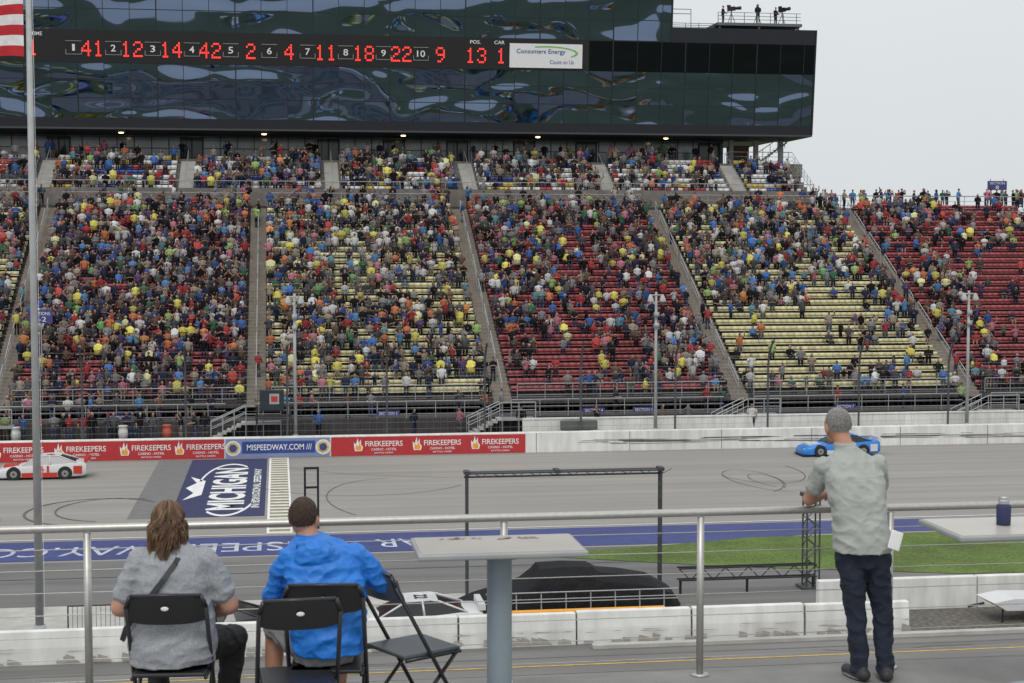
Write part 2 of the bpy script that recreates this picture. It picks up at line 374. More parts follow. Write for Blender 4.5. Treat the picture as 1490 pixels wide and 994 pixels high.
# ------------------------------------------------------------------ low poly spectator templates
def person(arms='down',sit=False,poncho=False,hair='cap'):
    P=MB(); h=0 if not sit else -.42
    if sit:
        for s in(-1,1):
            P.tube((s*.09,.08,.5),(s*.12,-.36,.52),.085,.07,5,3); P.tube((s*.12,-.38,.52),(s*.12,-.34,.08),.062,.045,5,3); P.ell((s*.12,-.4,.05),(.05,.12,.05),5,3,4)
    else:
        for s in(-1,1):
            P.tube((s*.085,0,.9),(s*.10,-.02,.48),.09,.065,5,3); P.tube((s*.10,-.02,.5),(s*.11,.03,.06),.062,.045,5,3); P.ell((s*.11,-.04,.05),(.05,.12,.05),5,3,4)
    P.loft([(0,.02,.78+h,.165,.12),(0,.02,.98+h,.17,.13),(0,0,1.22+h,.2,.13),(0,0,1.38+h,.18,.1),(0,0,1.45+h,.08,.07)],8,2,2.2,1)
    P.tube((0,0,1.43+h,),(0,-.02,1.54+h),.045,.045,5,0)
    P.ell((0,-.03,1.6+h),(.068,.084,.108),7,5,0)
    if hair=='cap':
        P.ell((0,-.012,1.65+h),(.078,.092,.07),7,4,1); P.add([(-.065,-.09,1.64+h),(.065,-.09,1.64+h),(.05,-.18,1.625+h),(-.05,-.18,1.625+h)],[(0,1,2,3)],1)
    elif hair=='long': P.ell((0,.015,1.62+h),(.088,.09,.103),7,4,1); P.ell((0,.055,1.5+h),(.1,.05,.13),6,4,1)
    elif hair=='hood': P.ell((0,.03,1.60+h),(.09,.09,.12),7,5,2)
    else: P.ell((0,.012,1.625+h),(.075,.086,.093),7,4,1)
    z=h
    A={'down':((.2,0,1.37),(.25,.03,1.08),(.22,-.1,.84)),'fold':((.2,0,1.37),(.25,-.03,1.1),(.02,-.22,1.14)),
       'up':((.2,0,1.37),(.28,-.14,1.2),(.08,-.24,1.5)),'lap':((.2,0,1.37),(.25,-.05,1.1),(.1,-.32,1.0)),'pock':((.2,0,1.37),(.28,.06,1.1),(.16,-.08,.93)),
       'wave':((.2,0,1.37),(.34,-.03,1.55),(.3,-.06,1.85))}
    for s in(-1,1):
        Q=A['down'] if (arms=='wave' and s<0) else A[arms]
        a,e,w=[Vector((s*p[0],p[1],p[2]+z)) for p in Q]
        P.tube(a,e,.062,.052,5,2); P.tube(e,w,.047,.036,5,5); P.ell(w+(w-e)*.12,(.038,.038,.05),5,3,0)
    if poncho:
        P.loft([(0,.02,.66+h*.6,.27,.2),(0,.0,1.0+h,.26,.19),(0,0,1.28+h,.235,.15),(0,0,1.4+h,.18,.11),(0,0,1.48+h,.08,.07)],9,2,2.0,1)
    v=np.array(P.v); F3=[];M=[]
    for f,m in zip(P.f,P.m):
        for k in range(1,len(f)-1): F3.append((f[0],f[k],f[k+1])); M.append(m)
    part=np.zeros(len(v),int)
    for f,m in zip(F3,M):
        for i in f: part[i]=m
    return v,np.array(F3),part

# ------------------------------------------------------------------ concourse stairs, signs, poles
for sx in aisles[2:8]:
    st=empty('concourse_stairs')
    b=MB()
    for i in range(7):
        z=2.0-i*.145; b.box(sx-.9-i*.3,sx-.6-i*.3,100.0,101.18,z-.14,z,0)
    b.obj('treads',m_conc,parent=st)
    b=MB()
    for y in(100.0,101.1):
        b.tube((sx-.6,y,3.05),(sx-2.8,y,2.05),.036,n=6); b.tube((sx-.6,y,2.6),(sx-2.8,y,1.6),.028,n=6)
        for k in range(4): x=sx-.6-k*.73; b.tube((x,y,1.0),(x,y,3.05-k*.333),.03,n=6)
    b.tube((sx-.6,100,3.05),(sx+1.6,100,3.05),.036,n=6); b.tube((sx-.6,100,2.55),(sx+1.6,100,2.55),.025,n=6)
    b.box(sx-.6,sx+1.6,100.0,101.18,1.86,1.99)
    for x in(sx+.5,sx+1.6): b.tube((x,100,1.0),(x,100,3.05),.036,n=6)
    b.obj('rails',m_galv,parent=st)
m_sign=mat('section_sign_blue',(.05,.05,.2),.6,.05)
for x,n in((-10,1),(7,2),(20.6,4),(24,5),(38,7)):
    e=empty('section_sign'); b=MB(); b.box(x-.75,x+.75,101.2,101.235,2.15,2.5); b.obj('panel',m_sign,parent=e)
    text('lettering',f'SECTION {n}',(x,101.193,2.33),(1,0,0),(0,0,1),1.2,.18,m_whitep,e,.0)
e=empty('section_sign'); b=MB(); b.box(62.2,64.0,131.3,131.36,18.2,19.0); b.obj('panel',m_sign,parent=e)
b=MB(); b.tube((62.5,131.4,16.5),(62.5,131.4,19.2),.04); b.tube((63.7,131.4,16.5),(63.7,131.4,19.2),.04); b.obj('posts',m_galv,parent=e)
text('lettering','SECTION',(63.1,131.29,18.8),(1,0,0),(0,0,1),1.4,.2,m_whitep,e,.0); text('number','8',(63.1,131.29,18.42),(1,0,0),(0,0,1),.3,.34,m_whitep,e,.0)
e=empty('section_sign'); b=MB(); b.box(-16.2,-14.7,106.2,106.25,8.1,9.0); b.obj('panel',m_sign,parent=e)
b=MB(); b.tube((-15.45,106.3,4),(-15.45,106.3,8.3),.04); b.obj('post',m_galv,parent=e)
text('lettering','SECTIONS',(-15.45,106.19,8.75),(1,0,0),(0,0,1),1.2,.22,m_whitep,e,.0); text('number','1-2',(-15.45,106.19,8.38),(1,0,0),(0,0,1),.7,.3,m_whitep,e,.0)
m_pole=mat('painted_pole',(.38,.39,.39),.5,.1,3)
for x in(-21.4,1.0,24.3,45.8,68):
    b=MB(); b.tube((x,99.2,.9),(x,99.2,10.2),.12,.08,10); b.tube((x,99.2,.9),(x,99.2,1.3),.22,.18,10)
    b.tube((x-.45,99.15,10.0),(x+.45,99.15,10.0),.05,n=6)
    for dx in(-.4,.4):
        b.loft([(x+dx,99.0,9.55,.22,.2),(x+dx,99.05,9.75,.2,.2),(x+dx,99.1,10.05,.07,.07)],12,0,2,2)
    for z in (8.6,7.9): b.box(x-.16,x+.16,98.95,99.1,z,z+.3)
    b.obj('light_pole',m_pole,True)
e=empty('starter_flag_stand'); b=MB()
for x in(-1.4,.7):
    for y in(98.9,100.3): b.box(x-.06,x+.06,y-.06,y+.06,1,3.0)
b.box(-1.5,.8,98.8,100.4,2.35,2.48)
for x in(-1.5,.8):
    b.tube((x,98.8,3.5),(x,100.4,3.5),.03,n=6)
for z in(2.85,3.2,3.5): b.tube((-1.5,98.8,z),(.8,98.8,z),.03,n=6)
b.obj('platform',m_black,parent=e)
b=MB(); b.box(-1.2,.3,98.6,98.95,2.9,4.2); o=b.obj('monitor_box',mat('monitor_casing',(.02,.03,.035),.4),parent=e); bevel(o,.04)
b=MB(); b.box(-.6,0.0,98.57,98.598,3.3,3.95,0); b.box(-.5,-.1,98.55,98.568,3.45,3.8,1); b.obj('decal',[mat('decal_grey',(.35,.35,.36),.6),m_red],parent=e)
for x,c in((-9.7,(.65,.65,.63)),(-7.0,(.5,.1,.06)),(-16.2,(.65,.65,.63)),(24.9,(.65,.65,.63))):
    b=MB(); b.rings([[Vector((x+r*math.cos(t*math.pi/8),100.2+r*math.sin(t*math.pi/8),z)) for t in range(16)] for z,r in((1,.25),(1.3,.28),(1.33,.3),(1.6,.3),(1.63,.28),(1.85,.26),(1.87,.29),(1.95,.29))])
    b.obj('drum_barrel',mat('drum',c,.5),True)
b=MB(); b.box(18,20.4,98.95,99.35,1.31,1.9); o=b.obj('electrical_cabinet',mat('cabinet',(.1,.11,.1),.6)); bevel(o,.03)

# ------------------------------------------------------------------ suite tower building
bld=empty('suite_tower_building')
TI=.105
def FY(z,base=136.): return base-(z-23.25)*TI
def glassmat(name,col,bd,sc,rough=.03):
    m=bpy.data.materials.new(name); m.use_nodes=True; N=m.node_tree.nodes; L=m.node_tree.links; p=N['Principled BSDF']
    p.inputs['Base Color'].default_value=(*col,1); p.inputs['Metallic'].default_value=1; p.inputs['Roughness'].default_value=rough
    tc=N.new('ShaderNodeTexCoord'); mp=N.new('ShaderNodeMapping'); mp.inputs['Scale'].default_value=(.45,1,.95); L.new(tc.outputs['Object'],mp.inputs[0])
    n=N.new('ShaderNodeTexNoise'); n.inputs['Scale'].default_value=sc; n.inputs['Detail'].default_value=.5; n.inputs['Distortion'].default_value=.4; L.new(mp.outputs[0],n.inputs[0])
    bp=N.new('ShaderNodeBump'); bp.inputs['Distance'].default_value=bd; bp.inputs['Strength'].default_value=1; L.new(n.outputs[0],bp.inputs['Height']); L.new(bp.outputs[0],p.inputs['Normal'])
    return m
m_glass=glassmat('tinted_mirror_glass',(.16,.21,.31),.25,.36)
m_fr=mat('dark_mullion',(.012,.014,.02),.4,.1)
m_cglass=mat('concourse_glass',(.22,.27,.29),.12,.35,.5,spec=.8)
BX0,BX1,UX1=-75,47.6,34.4
def fpan(b,x0,x1,z0,z1,out,m,base=136.):
    y0=FY(z0,base)-out; y1=FY(z1,base)-out; t=.3
    b.add([(x0,y0,z0),(x1,y0,z0),(x1,y1,z1),(x0,y1,z1),(x0,y0+t,z0),(x1,y0+t,z0),(x1,y1+t,z1),(x0,y1+t,z1)],
          [(0,1,2,3),(5,4,7,6),(4,0,3,7),(1,5,6,2),(3,2,6,7),(4,5,1,0)],m)
BB,BT=28.5,31.2
b=MB()
b.box(BX0,BX1-.1,136.5,156,23.3,32.3,0); b.box(BX0,UX1-.1,136.3,156,32.31,43,0)
fpan(b,BX0,BX1,BB,BT,.02,0); fpan(b,BX0,BX1,23.2,24.0,.03,0)
fpan(b,UX1,BX1,BT,32.4,.03,0)
b.box(BX0,BX1,135.95,143.2,23.05,23.2,1)
b.obj('facade',[m_fr,mat('soffit',(.05,.05,.055),.6)],parent=bld)
PW=2.17
def panes(b,x1,zs,step):
    for z0,z1 in zip(zs[:-1],zs[1:]):
        x=BX0
        while x<x1-.1:
            xe=min(x+step,x1); a,c=rng.normal(0,.006),rng.normal(0,.008); zc=(z0+z1)/2; xc=(x+xe)/2
            f=lambda X,Z: (X,FY(Z)+a*(Z-zc)+c*(X-xc),Z)
            b.add([f(x,z0),f(xe,z0),f(xe,z1),f(x,z1)],[(0,1,2,3)]); x=xe
b=MB(); panes(b,BX1,(24.0,25.6,27.1,BB),PW); panes(b,UX1,(BT,32.9,34.8,36.7,38.6,40.5),PW); b.obj('glass_panes',m_glass,parent=bld)
b=MB()
k=0; x=BX0
while x<=BX1+.01:
    w=.05 if k%3 else .1
    fpan(b,x-w/2,x+w/2,24.0,BB,.05,0)
    if x<UX1: fpan(b,x-w/2,x+w/2,BT,40,.05,0)
    if x>26.6: fpan(b,x-w/2,x+w/2,BB+.05,BT-.05,.05,0)
    x+=PW; k+=1
for z in(25.6,27.1): fpan(b,BX0,BX1,z,z+.06,.06,0)
for z in(32.9,34.8): fpan(b,BX0,UX1,z,z+.06,.06,0)
fpan(b,BX1-.12,BX1+.02,23.2,32.4,.09,0); fpan(b,UX1-.12,UX1+.02,BT,40,.09,0)
b.obj('mullions',m_fr,parent=bld)
b=MB(); fpan(b,26.6,BX1-.15,BB+.02,BT-.1,.03,0); b.obj('band_glazing',glassmat('band_glass',(.035,.04,.055),.05,.5,.1),parent=bld)
b=MB(); b.box(X0,41.4,143,143.2,CZ,23.05,0)
for x in np.arange(X0,41.4,1.5): b.box(x-.035,x+.035,142.93,142.995,CZ,23.04,1)
for z in(CZ+.02,21.9,22.9): b.box(X0,41.4,142.95,142.998,z,z+.07,1)
for ax in ualso+[22.5,10.5]:
    for s in(-.95,0,.95): b.box(ax-.06+s,ax+.06+s,142.85,142.92,CZ,22.85,1)
    b.box(ax-1,ax+1,142.85,142.92,22.75,22.87,1); b.box(ax-.9,ax+.9,142.935,142.94,CZ,22.74,2)
for x in(41.6,44,46.4): b.box(x-.2,x+.2,141,141.4,CZ-1,23.04,3)
b.box(42,43.6,142,144,CZ-1,22.6,4)
b.obj('concourse_front',[m_cglass,m_fr,mat('door_glass',(.03,.035,.04),.1),mat('column_paint',(.4,.41,.42),.6),mat('brown_cladding',(.16,.1,.07),.8)],parent=bld)
b=MB()
for i in range(10): b.box(43.6+i*.28,43.9+i*.28,140,141,CZ+.2*i,CZ+.2*i+.05)
b.tube((43.6,140,CZ+1),(46.6,140,CZ+3),.04,n=6); b.tube((43.6,140,CZ),(46.6,140,CZ+2.1),.08,n=6)
for i in range(5): b.tube((43.6+i*.7,140,CZ+.4*i),(43.6+i*.7,140,CZ+1+.45*i),.03,n=6)
b.obj('end_stair',m_galv,parent=bld)
b=MB()
for x in(-25.6,-13.3,-1.1,11.1,23.2,35.0): b.ell((x,139.5,23.02),(.22,.22,.07),10,6)
b.obj('soffit_lights',mat('lamp_warm',(.8,.6,.3),.5,emit=(1,.7,.35,6)),parent=bld)
sb=empty('led_scoreboard')
b=MB(); fpan(b,-24,27,BB+.03,BT-.05,.06,0); b.obj('panel',mat('scoreboard_black',(.008,.008,.009),.6),parent=sb)
D={'1':"00100011000010000100001000010001110",'2':"01110100010000100110010001000011111",
'3':"01110100010000100110000011000101110",'4':"00010001100101010010111110001000010",'8':"01110100011000101110100011000101110",'9':"01110100011000101111000010001001100"}
bled=MB(); bwh=MB()
def led(s,xc):
    w=len(s)*.95; p=.155; x0=xc-w/2+.06
    for k,ch in enumerate(s):
        for i,c in enumerate(D[ch]):
            if c=='1':
                r,q=divmod(i,5); z=30.15-r*p*1.2; x=x0+k*.97+q*p*1.02; fp2=FY(z)-.10
                bled.box(x,x+.12,fp2,fp2+.03,z,z+.14)
vals=['41','12','14','42','2','4','11','18','22','9']
XB=[-16.55+3.218*k for k in range(10)]
led('1',-19.9)
for k,v in enumerate(vals):
    led(v,XB[k]+1.45 if len(v)==2 else XB[k]+1.6)
    x=XB[k]; zc=29.72
    for (a,c,z0,z1) in((-.75,.55,zc+.52,zc+.56),(-.75,.55,zc-.56,zc-.52),(-.75,-.71,zc-.52,zc+.52),(.51,.55,zc-.52,zc+.52)): bwh.box(x+a,x+c,FY(z0)-.1,FY(z0)-.07,z0,z1)
    text(f'position_{k}',str(k+1),(x-.1,FY(zc)-.12,zc),(1,0,0),(0,-TI,1),(.22 if k==0 else .4) if k<9 else .7,.55,m_whitep,sb,.01)
led('13',17.1); led('1',19.3)
bled.obj('led_digits',mat('led_red',(.6,.01,.01),.5,0,emit=(1,.045,.03,1.5)),parent=sb)
bwh.obj('position_frames',mat('frame_grey',(.3,.3,.3),.5),parent=sb)
text('label_pos','POS.',(17,FY(30.8)-.1,30.8),(1,0,0),(0,-TI,1),.9,.3,m_whitep,sb,.01); text('label_car','CAR',(19.1,FY(30.8)-.1,30.8),(1,0,0),(0,-TI,1),.9,.3,m_whitep,sb,.01)
text('label_time','TIME',(-19.6,FY(30.8)-.1,30.8),(1,0,0),(0,-TI,1),.9,.3,m_whitep,sb,.01)
sg=empty('sponsor_sign'); b=MB(); fpan(b,20.0,26.4,28.7,30.75,.14,0); b.obj('panel',mat('sign_white',(.8,.8,.8),.5,.03),parent=sg)
m_sb=mat('sign_text_blue',(.02,.12,.3),.5); m_sg=mat('sign_green',(.15,.5,.05),.5)
text('name','Consumers Energy',(22.75,FY(30.05)-.16,30.05),(1,0,0),(0,-TI,1),4.3,.5,m_sb,sg,.01); text('slogan','Count on Us',(24.6,FY(29.25)-.16,29.22),(1,0,0),(0,-TI,1),2.1,.34,m_sb,sg,.0)
b=MB(); pv=None
for i in range(19):
    t=R(-35+150*i/18); z=29.98+.58*math.sin(t); zz=29.98+.48*math.sin(t)
    p=(23.3+2.7*math.cos(t),FY(z)-.16,z); q=(23.3+2.5*math.cos(t),FY(zz)-.16,zz)
    if pv: b.add([pv[0],p,q,pv[1]],[(0,1,2,3)])
    pv=(p,q)
b.obj('swoosh',m_sg,parent=sg)
b=MB()
def rl(x0,x1,y,z,h=1.1,sp=1.2):
    x=x0
    while x<=x1+.01: b.tube((x,y,z),(x,y,z+h),.03,n=6); x+=sp
    for k in(.33,.66,1): b.tube((x0,y,z+h*k),(x1,y,z+h*k),.025,n=6)
b.tube((34.5,137,33.9),(36.6,137,33.9),.03,n=6); b.tube((34.5,137,34.3),(36.6,137,34.3),.03,n=6); b.tube((36.6,137,32.4),(36.6,137,34.3),.03,n=6)
rl(34.6,38.5,135.8,32.4,.5); rl(38.7,46.3,135.6,33.0,.9)
b.box(38.6,46.4,135.5,140,32.75,33.0)
for x in(38.9,42.5,46.1): b.box(x-.1,x+.1,135.7,135.9,32.4,32.75)
b.obj('roof_platform',mat('roof_grey',(.12,.125,.13),.6),parent=bld)
m_cloth=mat('crowd_clothing',(1,1,1),.9,.22,12,attr='Col',spec=.2)
for x,a in((40.2,.9),(42.6,2.9),(44.9,.5)):
    e=empty('television_camera',(x,136.6,33.0),a); b=MB()
    for k in range(3):
        t=k*2.09+.5; b.tube((0,0,1.0),(.4*math.cos(t),.4*math.sin(t),0),.035,.025,6)
    b.tube((0,0,1.0),(0,0,1.2),.06,n=8); b.box(-.14,.14,-.35,.35,1.2,1.55); b.tube((0,-.35,1.38),(0,-.9,1.38),.12,.17,10); b.box(-.1,.1,.1,.4,1.55,1.72); b.tube((.1,.3,1.2),(.2,.8,1.05),.02,n=6)
    b.obj('camera_and_tripod',m_black,parent=e)
    tv=person('lap',False,False,'cap'); pal=np.array([(.4,.22,.15),(.02,.02,.03),(.015,.018,.03),(.03,.03,.035),(.02,.02,.02),(.015,.018,.03)])
    o=attr_obj('camera_operator',tv[0],tv[1],pal[tv[2]],m_cloth,smooth=True); o.location=(x-.8*math.sin(a),136.6+.8*math.cos(a),33.0); o.rotation_euler=(0,0,a)

# ------------------------------------------------------------------ stock car
m_w=mat('car_window',(.012,.014,.016),.08); m_tyre=mat('tyre',(.02,.02,.02),.8); m_rim=mat('rim',(.35,.35,.33),.4,metal=.6)
def car(name,loc,rz,body,accent,num='41',nm=None):
    e=empty(name,loc,rz); b=MB()
    st=[(2.52,.72,.12,.40),(2.42,.86,.10,.54),(2.1,.95,.10,.64),(1.5,.99,.12,.73),(.95,.99,.12,.80),(.0,.99,.12,.84),(-.9,.99,.12,.87),(-1.7,.99,.14,.93),(-2.3,.95,.18,.93),(-2.46,.90,.25,.88)]
    rs=[]
    for x,w,zb,zt in st:
        h=zt-zb
        half=[(0,zb),(w*.93,zb),(w,zb+.12*h),(w*1.0,zb+.45*h),(w*.985,zb+.75*h),(w*.93,zt-.04),(w*.8,zt),(0,zt+.025)]
        rs.append([Vector((x,y,z)) for y,z in half]+[Vector((x,-y,z)) for y,z in half[-2:0:-1]])
    b.rings(rs,0)
    o=b.obj('body',[body],True,parent=e); md=o.modifiers.new('es','EDGE_SPLIT'); md.split_angle=R(40)
    g=MB()
    B=[(1.0,.84,.80),(.1,.62,1.27),(-.15,.60,1.30),(-.75,.60,1.30),(-1.0,.62,1.26),(-1.95,.84,.91)]
    low=[(1.0,.80),(.45,.83),(-.1,.84),(-.75,.86),(-1.15,.88),(-1.95,.92)]
    L_=[Vector((x,w,z)) for x,w,z in B]; R_=[Vector((x,-w,z)) for x,w,z in B]; Lb=[Vector((x,.87,z-.03)) for x,z in low]; Rb=[Vector((x,-.87,z-.03)) for x,z in low]
    n=6; vs=L_+R_+Lb+Rb
    for i in range(5):
        for f,m in(((i,i+1,n+i+1,n+i),1 if i in(0,4) else 0),((2*n+i,2*n+i+1,i+1,i),1),((n+i,n+i+1,3*n+i+1,3*n+i),1)): g.add([vs[j] for j in f],[(0,1,2,3)],m)
    g.obj('greenhouse',[body,m_w],parent=e)
    p=MB()
    for s in(-1,1):
        p.path([(1.0,s*.84,.80),(.1,s*.625,1.275),(-.75,s*.605,1.305),(-1.0,s*.625,1.27),(-1.95,s*.84,.92)],.035,6)
        p.tube((-.45,s*.61,1.3),(-.5,s*.87,.85),.04,n=6)
    p.obj('pillars',body,True,parent=e)
    a=MB(); a.box(-2.55,-2.35,-.8,.8,.95,1.15,0)
    a.box(2.2,2.6,-.9,.9,.07,.1,1)
    for s in(-1,1):
        y0,y1=(.975,1.003) if s>0 else (-1.003,-.975)
        a.box(-.9,1.05,y0,y1,.14,.40,0); a.box(-2.25,-1.78,y0*.985,y1*.985,.3,.75,0)
    a.box(1.1,2.1,-.5,.5,.66,.775,0)
    a.obj('spoiler_splitter_skirts',[accent,m_black],parent=e)
    w=MB()
    for x in(1.48,-1.32):
        for s in(-1,1):
            w.tube((x,s*.72,.34),(x,s*1.005,.34),.40,n=20,m=0); w.tube((x,s*.74,.335),(x,s*1.02,.335),.345,n=24,m=1); w.tube((x,s*1.0,.335),(x,s*1.03,.335),.19,n=16,m=2); w.tube((x,s*1.02,.335),(x,s*1.04,.335),.06,n=8,m=0)
    w.obj('wheels',[m_black,m_tyre,m_rim],parent=e)
    for s in(-1,1): text('door_number',num,(-.1,s*1.012,.6),(-s,0,0),(0,0,1),.7,.38,nm or m_whitep,e,.02)
    text('roof_number',num,(-.45,0,1.315),(0,1,0),(-1,0,0),.6,.45,nm or m_whitep,e,.02)
    h=MB()
    for s in(-1,1): h.ell((2.38,s*.66,.47),(.1,.16,.05),8,6)
    h.obj('headlamp_decals',m_whitep,parent=e)
    return e
m_cr=mat('car_paint_black',(.03,.03,.035),.3,.05); m_ca=mat('car_paint_red',(.55,.04,.03),.3,.05)
m_cb=mat('car_paint_blue',(.03,.2,.62),.3,.05); m_cw=mat('car_paint_white',(.62,.62,.62),.3,.05)
car('stock_car',(-13.3,91.4,.02),R(180),m_cw,m_ca,'41',m_ca)
car('stock_car',(34.9,94.2,.02),R(180),m_cb,m_cw,'42')
car('stock_car',(4.2,51.9,.02),R(180),m_cw,m_cw,'22',m_cr)
car('stock_car',(-2.6,52.0,.02),R(180),m_cr,m_cw,'9')

# ------------------------------------------------------------------ pit wall & things behind it
pw=empty('pit_wall')
x=-45.
while x<20.9:
    b=MB(); l=min(3.9,21.1-x); h=1.08+rng.uniform(-.02,.02); y=49.85+rng.uniform(-.04,.04)
    prof=[(y,0),(y,.55),(y+.06,h),(y+.34,h),(y+.42,.55),(y+.42,0)]
    b.rings([[Vector((x+.03,p,z)) for p,z in prof],[Vector((x+l-.03,p,z)) for p,z in prof]])
    o=b.obj('panel',m_white,parent=pw); bevel(o,.03); x+=l
b=MB(); b.box(-45,21,50.0,50.08,0,1.0); b.obj('backing',m_skid,parent=pw)
b=MB()
for i in range(80):
    xx=rng.uniform(-14,21); q=rng.uniform(.05,.25); b.add([(xx,49.80,.08),(xx+rng.uniform(.05,.6),49.80,.07),(xx+.3,49.802,.1+q*.6),(xx+.02,49.802,.1+q)],[(0,1,2,3)])
    if i%2: zz=rng.uniform(.3,.9); b.add([(xx,49.79,zz*.6),(xx+rng.uniform(.2,1.2),49.79,zz*.6+.01),(xx+.2,49.79,zz*.6+.03)],[(0,1,2)])
b.obj('scuffs',mat('scuff',(.36,.34,.3),.9,.2),parent=pw)
pw2=empty('infield_barrier_wall'); x=19.
while x<70:
    b=MB(); b.rings([[Vector((xx,p,z)) for p,z in((53,0),(53.03,1.15),(53.35,1.15),(53.4,0))] for xx in(x+.02,x+5.98)]); o=b.obj('panel',m_white,parent=pw2); bevel(o,.03); x+=6
e=empty('pit_frame_gantry'); b=MB()
for x in(6.9,14.3):
    for y in(57.4,57.75): b.tube((x,y,0),(x,y,4.65),.045,n=8)
    for z in np.arange(.4,4.5,.5): b.tube((x,57.4,z),(x,57.75,z+.25),.02,n=6)
for y,z in((57.4,4.65),(57.75,4.65),(57.57,4.5)): b.tube((6.8,y,z),(14.4,y,z),.04,n=8)
for x in np.arange(7.1,14.2,.7): b.tube((x,57.4,4.65),(x+.35,57.57,4.5),.012,n=5); b.tube((x+.35,57.57,4.5),(x+.7,57.75,4.65),.012,n=5)
for x in(6.9,14.3,10.3): b.box(x-.1,x+.1,57.3,57.85,4.6,4.74)
b.obj('truss',mat('gantry_dark_grey',(.05,.055,.06),.5),parent=e)
e=empty('tarp_covered_pit_box')
prof=[(6.4,.2),(7.0,.45),(8.0,.75),(8.7,1.0),(9.1,1.3),(9.3,1.5),(10.2,1.56),(11.2,1.5),(11.5,1.3),(12.4,1.22),(13.4,1.0),(14.1,.62),(14.4,.2)]
rs=[]
for x,h in prof:
    w=1.0 if 6.6<x<14.3 else .8
    rs.append([Vector((x+.08*noise.noise(Vector((x*3,y*3,z*3))),55.8+y*w,z*h+(.05*noise.noise(Vector((x*2,y*2,5))) if z>.5 else 0))) for y,z in((-1.2,0),(-1.15,.35),(-.95,.75),(-.6,.96),(0,1.0),(.6,.96),(.95,.75),(1.15,.35),(1.2,0))])
b=MB(); b.rings(rs); o=b.obj('tarp',mat('black_tarp',(.010,.010,.012),.6,.2,3,bump=.08,bscale=2.5,spec=.2),True,parent=e)
md=o.modifiers.new('es','EDGE_SPLIT'); md.split_angle=R(28)
b=MB()
for x in np.arange(7.4,14.2,.9): b.tube((x,54.45,0),(x,54.5,.75),.025,n=6)
b.tube((7.2,54.45,.75),(14.2,54.45,.75),.025,n=6); b.tube((7.2,54.45,.4),(14.2,54.45,.4),.02,n=6); b.obj('frame',m_galv,parent=e)
b=MB(); b.box(7.6,13.5,53.4,53.7,.02,.32,0); o=b.obj('orange_pit_board',m_or); bevel(o,.02)
e=empty('horizontal_truss'); b=MB()
for z in(.55,1.0): b.tube((14.8,56.6,z),(20.2,56.6,z),.035,n=6); b.tube((14.8,56.9,z),(20.2,56.9,z),.035,n=6)
for i,x in enumerate(np.arange(14.8,20,.45)): b.tube((x,56.6,.55 if i%2 else 1.0),(x+.45,56.6,1.0 if i%2 else .55),.02,n=5)
for x in(14.9,17.5,20.1): b.tube((x,56.75,0),(x,56.75,.55),.05,n=6)
b.obj('truss',m_black,parent=e)
e=empty('truss_tower'); b=MB(); cx,cy=20.1,57.0
for dx in(-.25,.25):
    for dy in(-.25,.25): b.tube((cx+dx,cy+dy,0),(cx+dx,cy+dy,3.6),.035,n=6)
z=0;i=0
while z<3.5:
    s=1 if i%2 else -1
    b.tube((cx-.25*s,cy-.25,z),(cx+.25*s,cy-.25,z+.4),.02,n=5); b.tube((cx-.25*s,cy+.25,z),(cx+.25*s,cy+.25,z+.4),.02,n=5)
    b.tube((cx-.25,cy-.25*s,z),(cx-.25,cy+.25*s,z+.4),.02,n=5); z+=.4; i+=1
b.box(cx-.35,cx+.35,cy-.35,cy+.35,3.55,3.7); b.box(cx-.45,cx+.45,cy-.45,cy+.45,0,.12)
b.obj('truss',mat('truss_grey',(.06,.062,.065),.5),parent=e)
e=empty('timing_post_frame'); b=MB()
for x in(1.15,1.75): b.box(x-.05,x+.05,72.6,72.7,0,2.9)
b.box(1.1,1.8,72.58,72.72,2.8,2.9); b.box(1.2,1.7,72.6,72.7,.4,.5); b.box(1.15,1.75,72.62,72.68,1.9,2.0); b.obj('frame',m_black,parent=e)
e=empty('equipment_trailer',(26.1,51.2,0),0); b=MB()
b.rings([[Vector((x,y,z)) for x,z in((-1.7,.75),(-1.2,.45),(1.5,.4),(1.5,.75),(1.0,.82),(-.9,.88))] for y in(-.7,.7)],0)
b.tube((-1.7,0,.6),(-2.3,0,.5),.05,n=8,m=1); b.box(.2,1.2,-.5,.5,.86,1.2,0)
for y in(-.75,.75): b.tube((.4,y-.08,.32),(.4,y+.08,.32),.32,n=18,m=1); b.tube((.4,y-.09,.32),(.4,y+.09,.32),.15,n=12,m=0)
b.tube((-1.3,-.6,0),(-1.3,-.6,.5),.04,n=6,m=1)
o=b.obj('trailer_body',[m_cw,m_black],parent=e); bevel(o,.03)
flat('gravel_strip',[(20,49.5),(60,49.5),(60,52.9),(20,52.9)],.03,mat('gravel',(.13,.12,.1),.95,.5,6,bump=.04,bscale=30))
e=empty('steel_barricade'); b=MB()
for x0 in(-6.9,-4.6):
    for z in(.45,1.32): b.tube((x0,52.2,z),(x0+2.1,52.2,z),.025,n=6)
    for x in np.arange(x0,x0+2.12,.15): b.tube((x,52.2,.45),(x,52.2,1.32),.01,n=4)
    for x in(x0,x0+2.1): b.tube((x,52.2,0),(x,52.2,1.32),.025,n=6); b.tube((x,51.95,.02),(x,52.45,.02),.025,n=6)
b.obj('rails',m_black,parent=e)

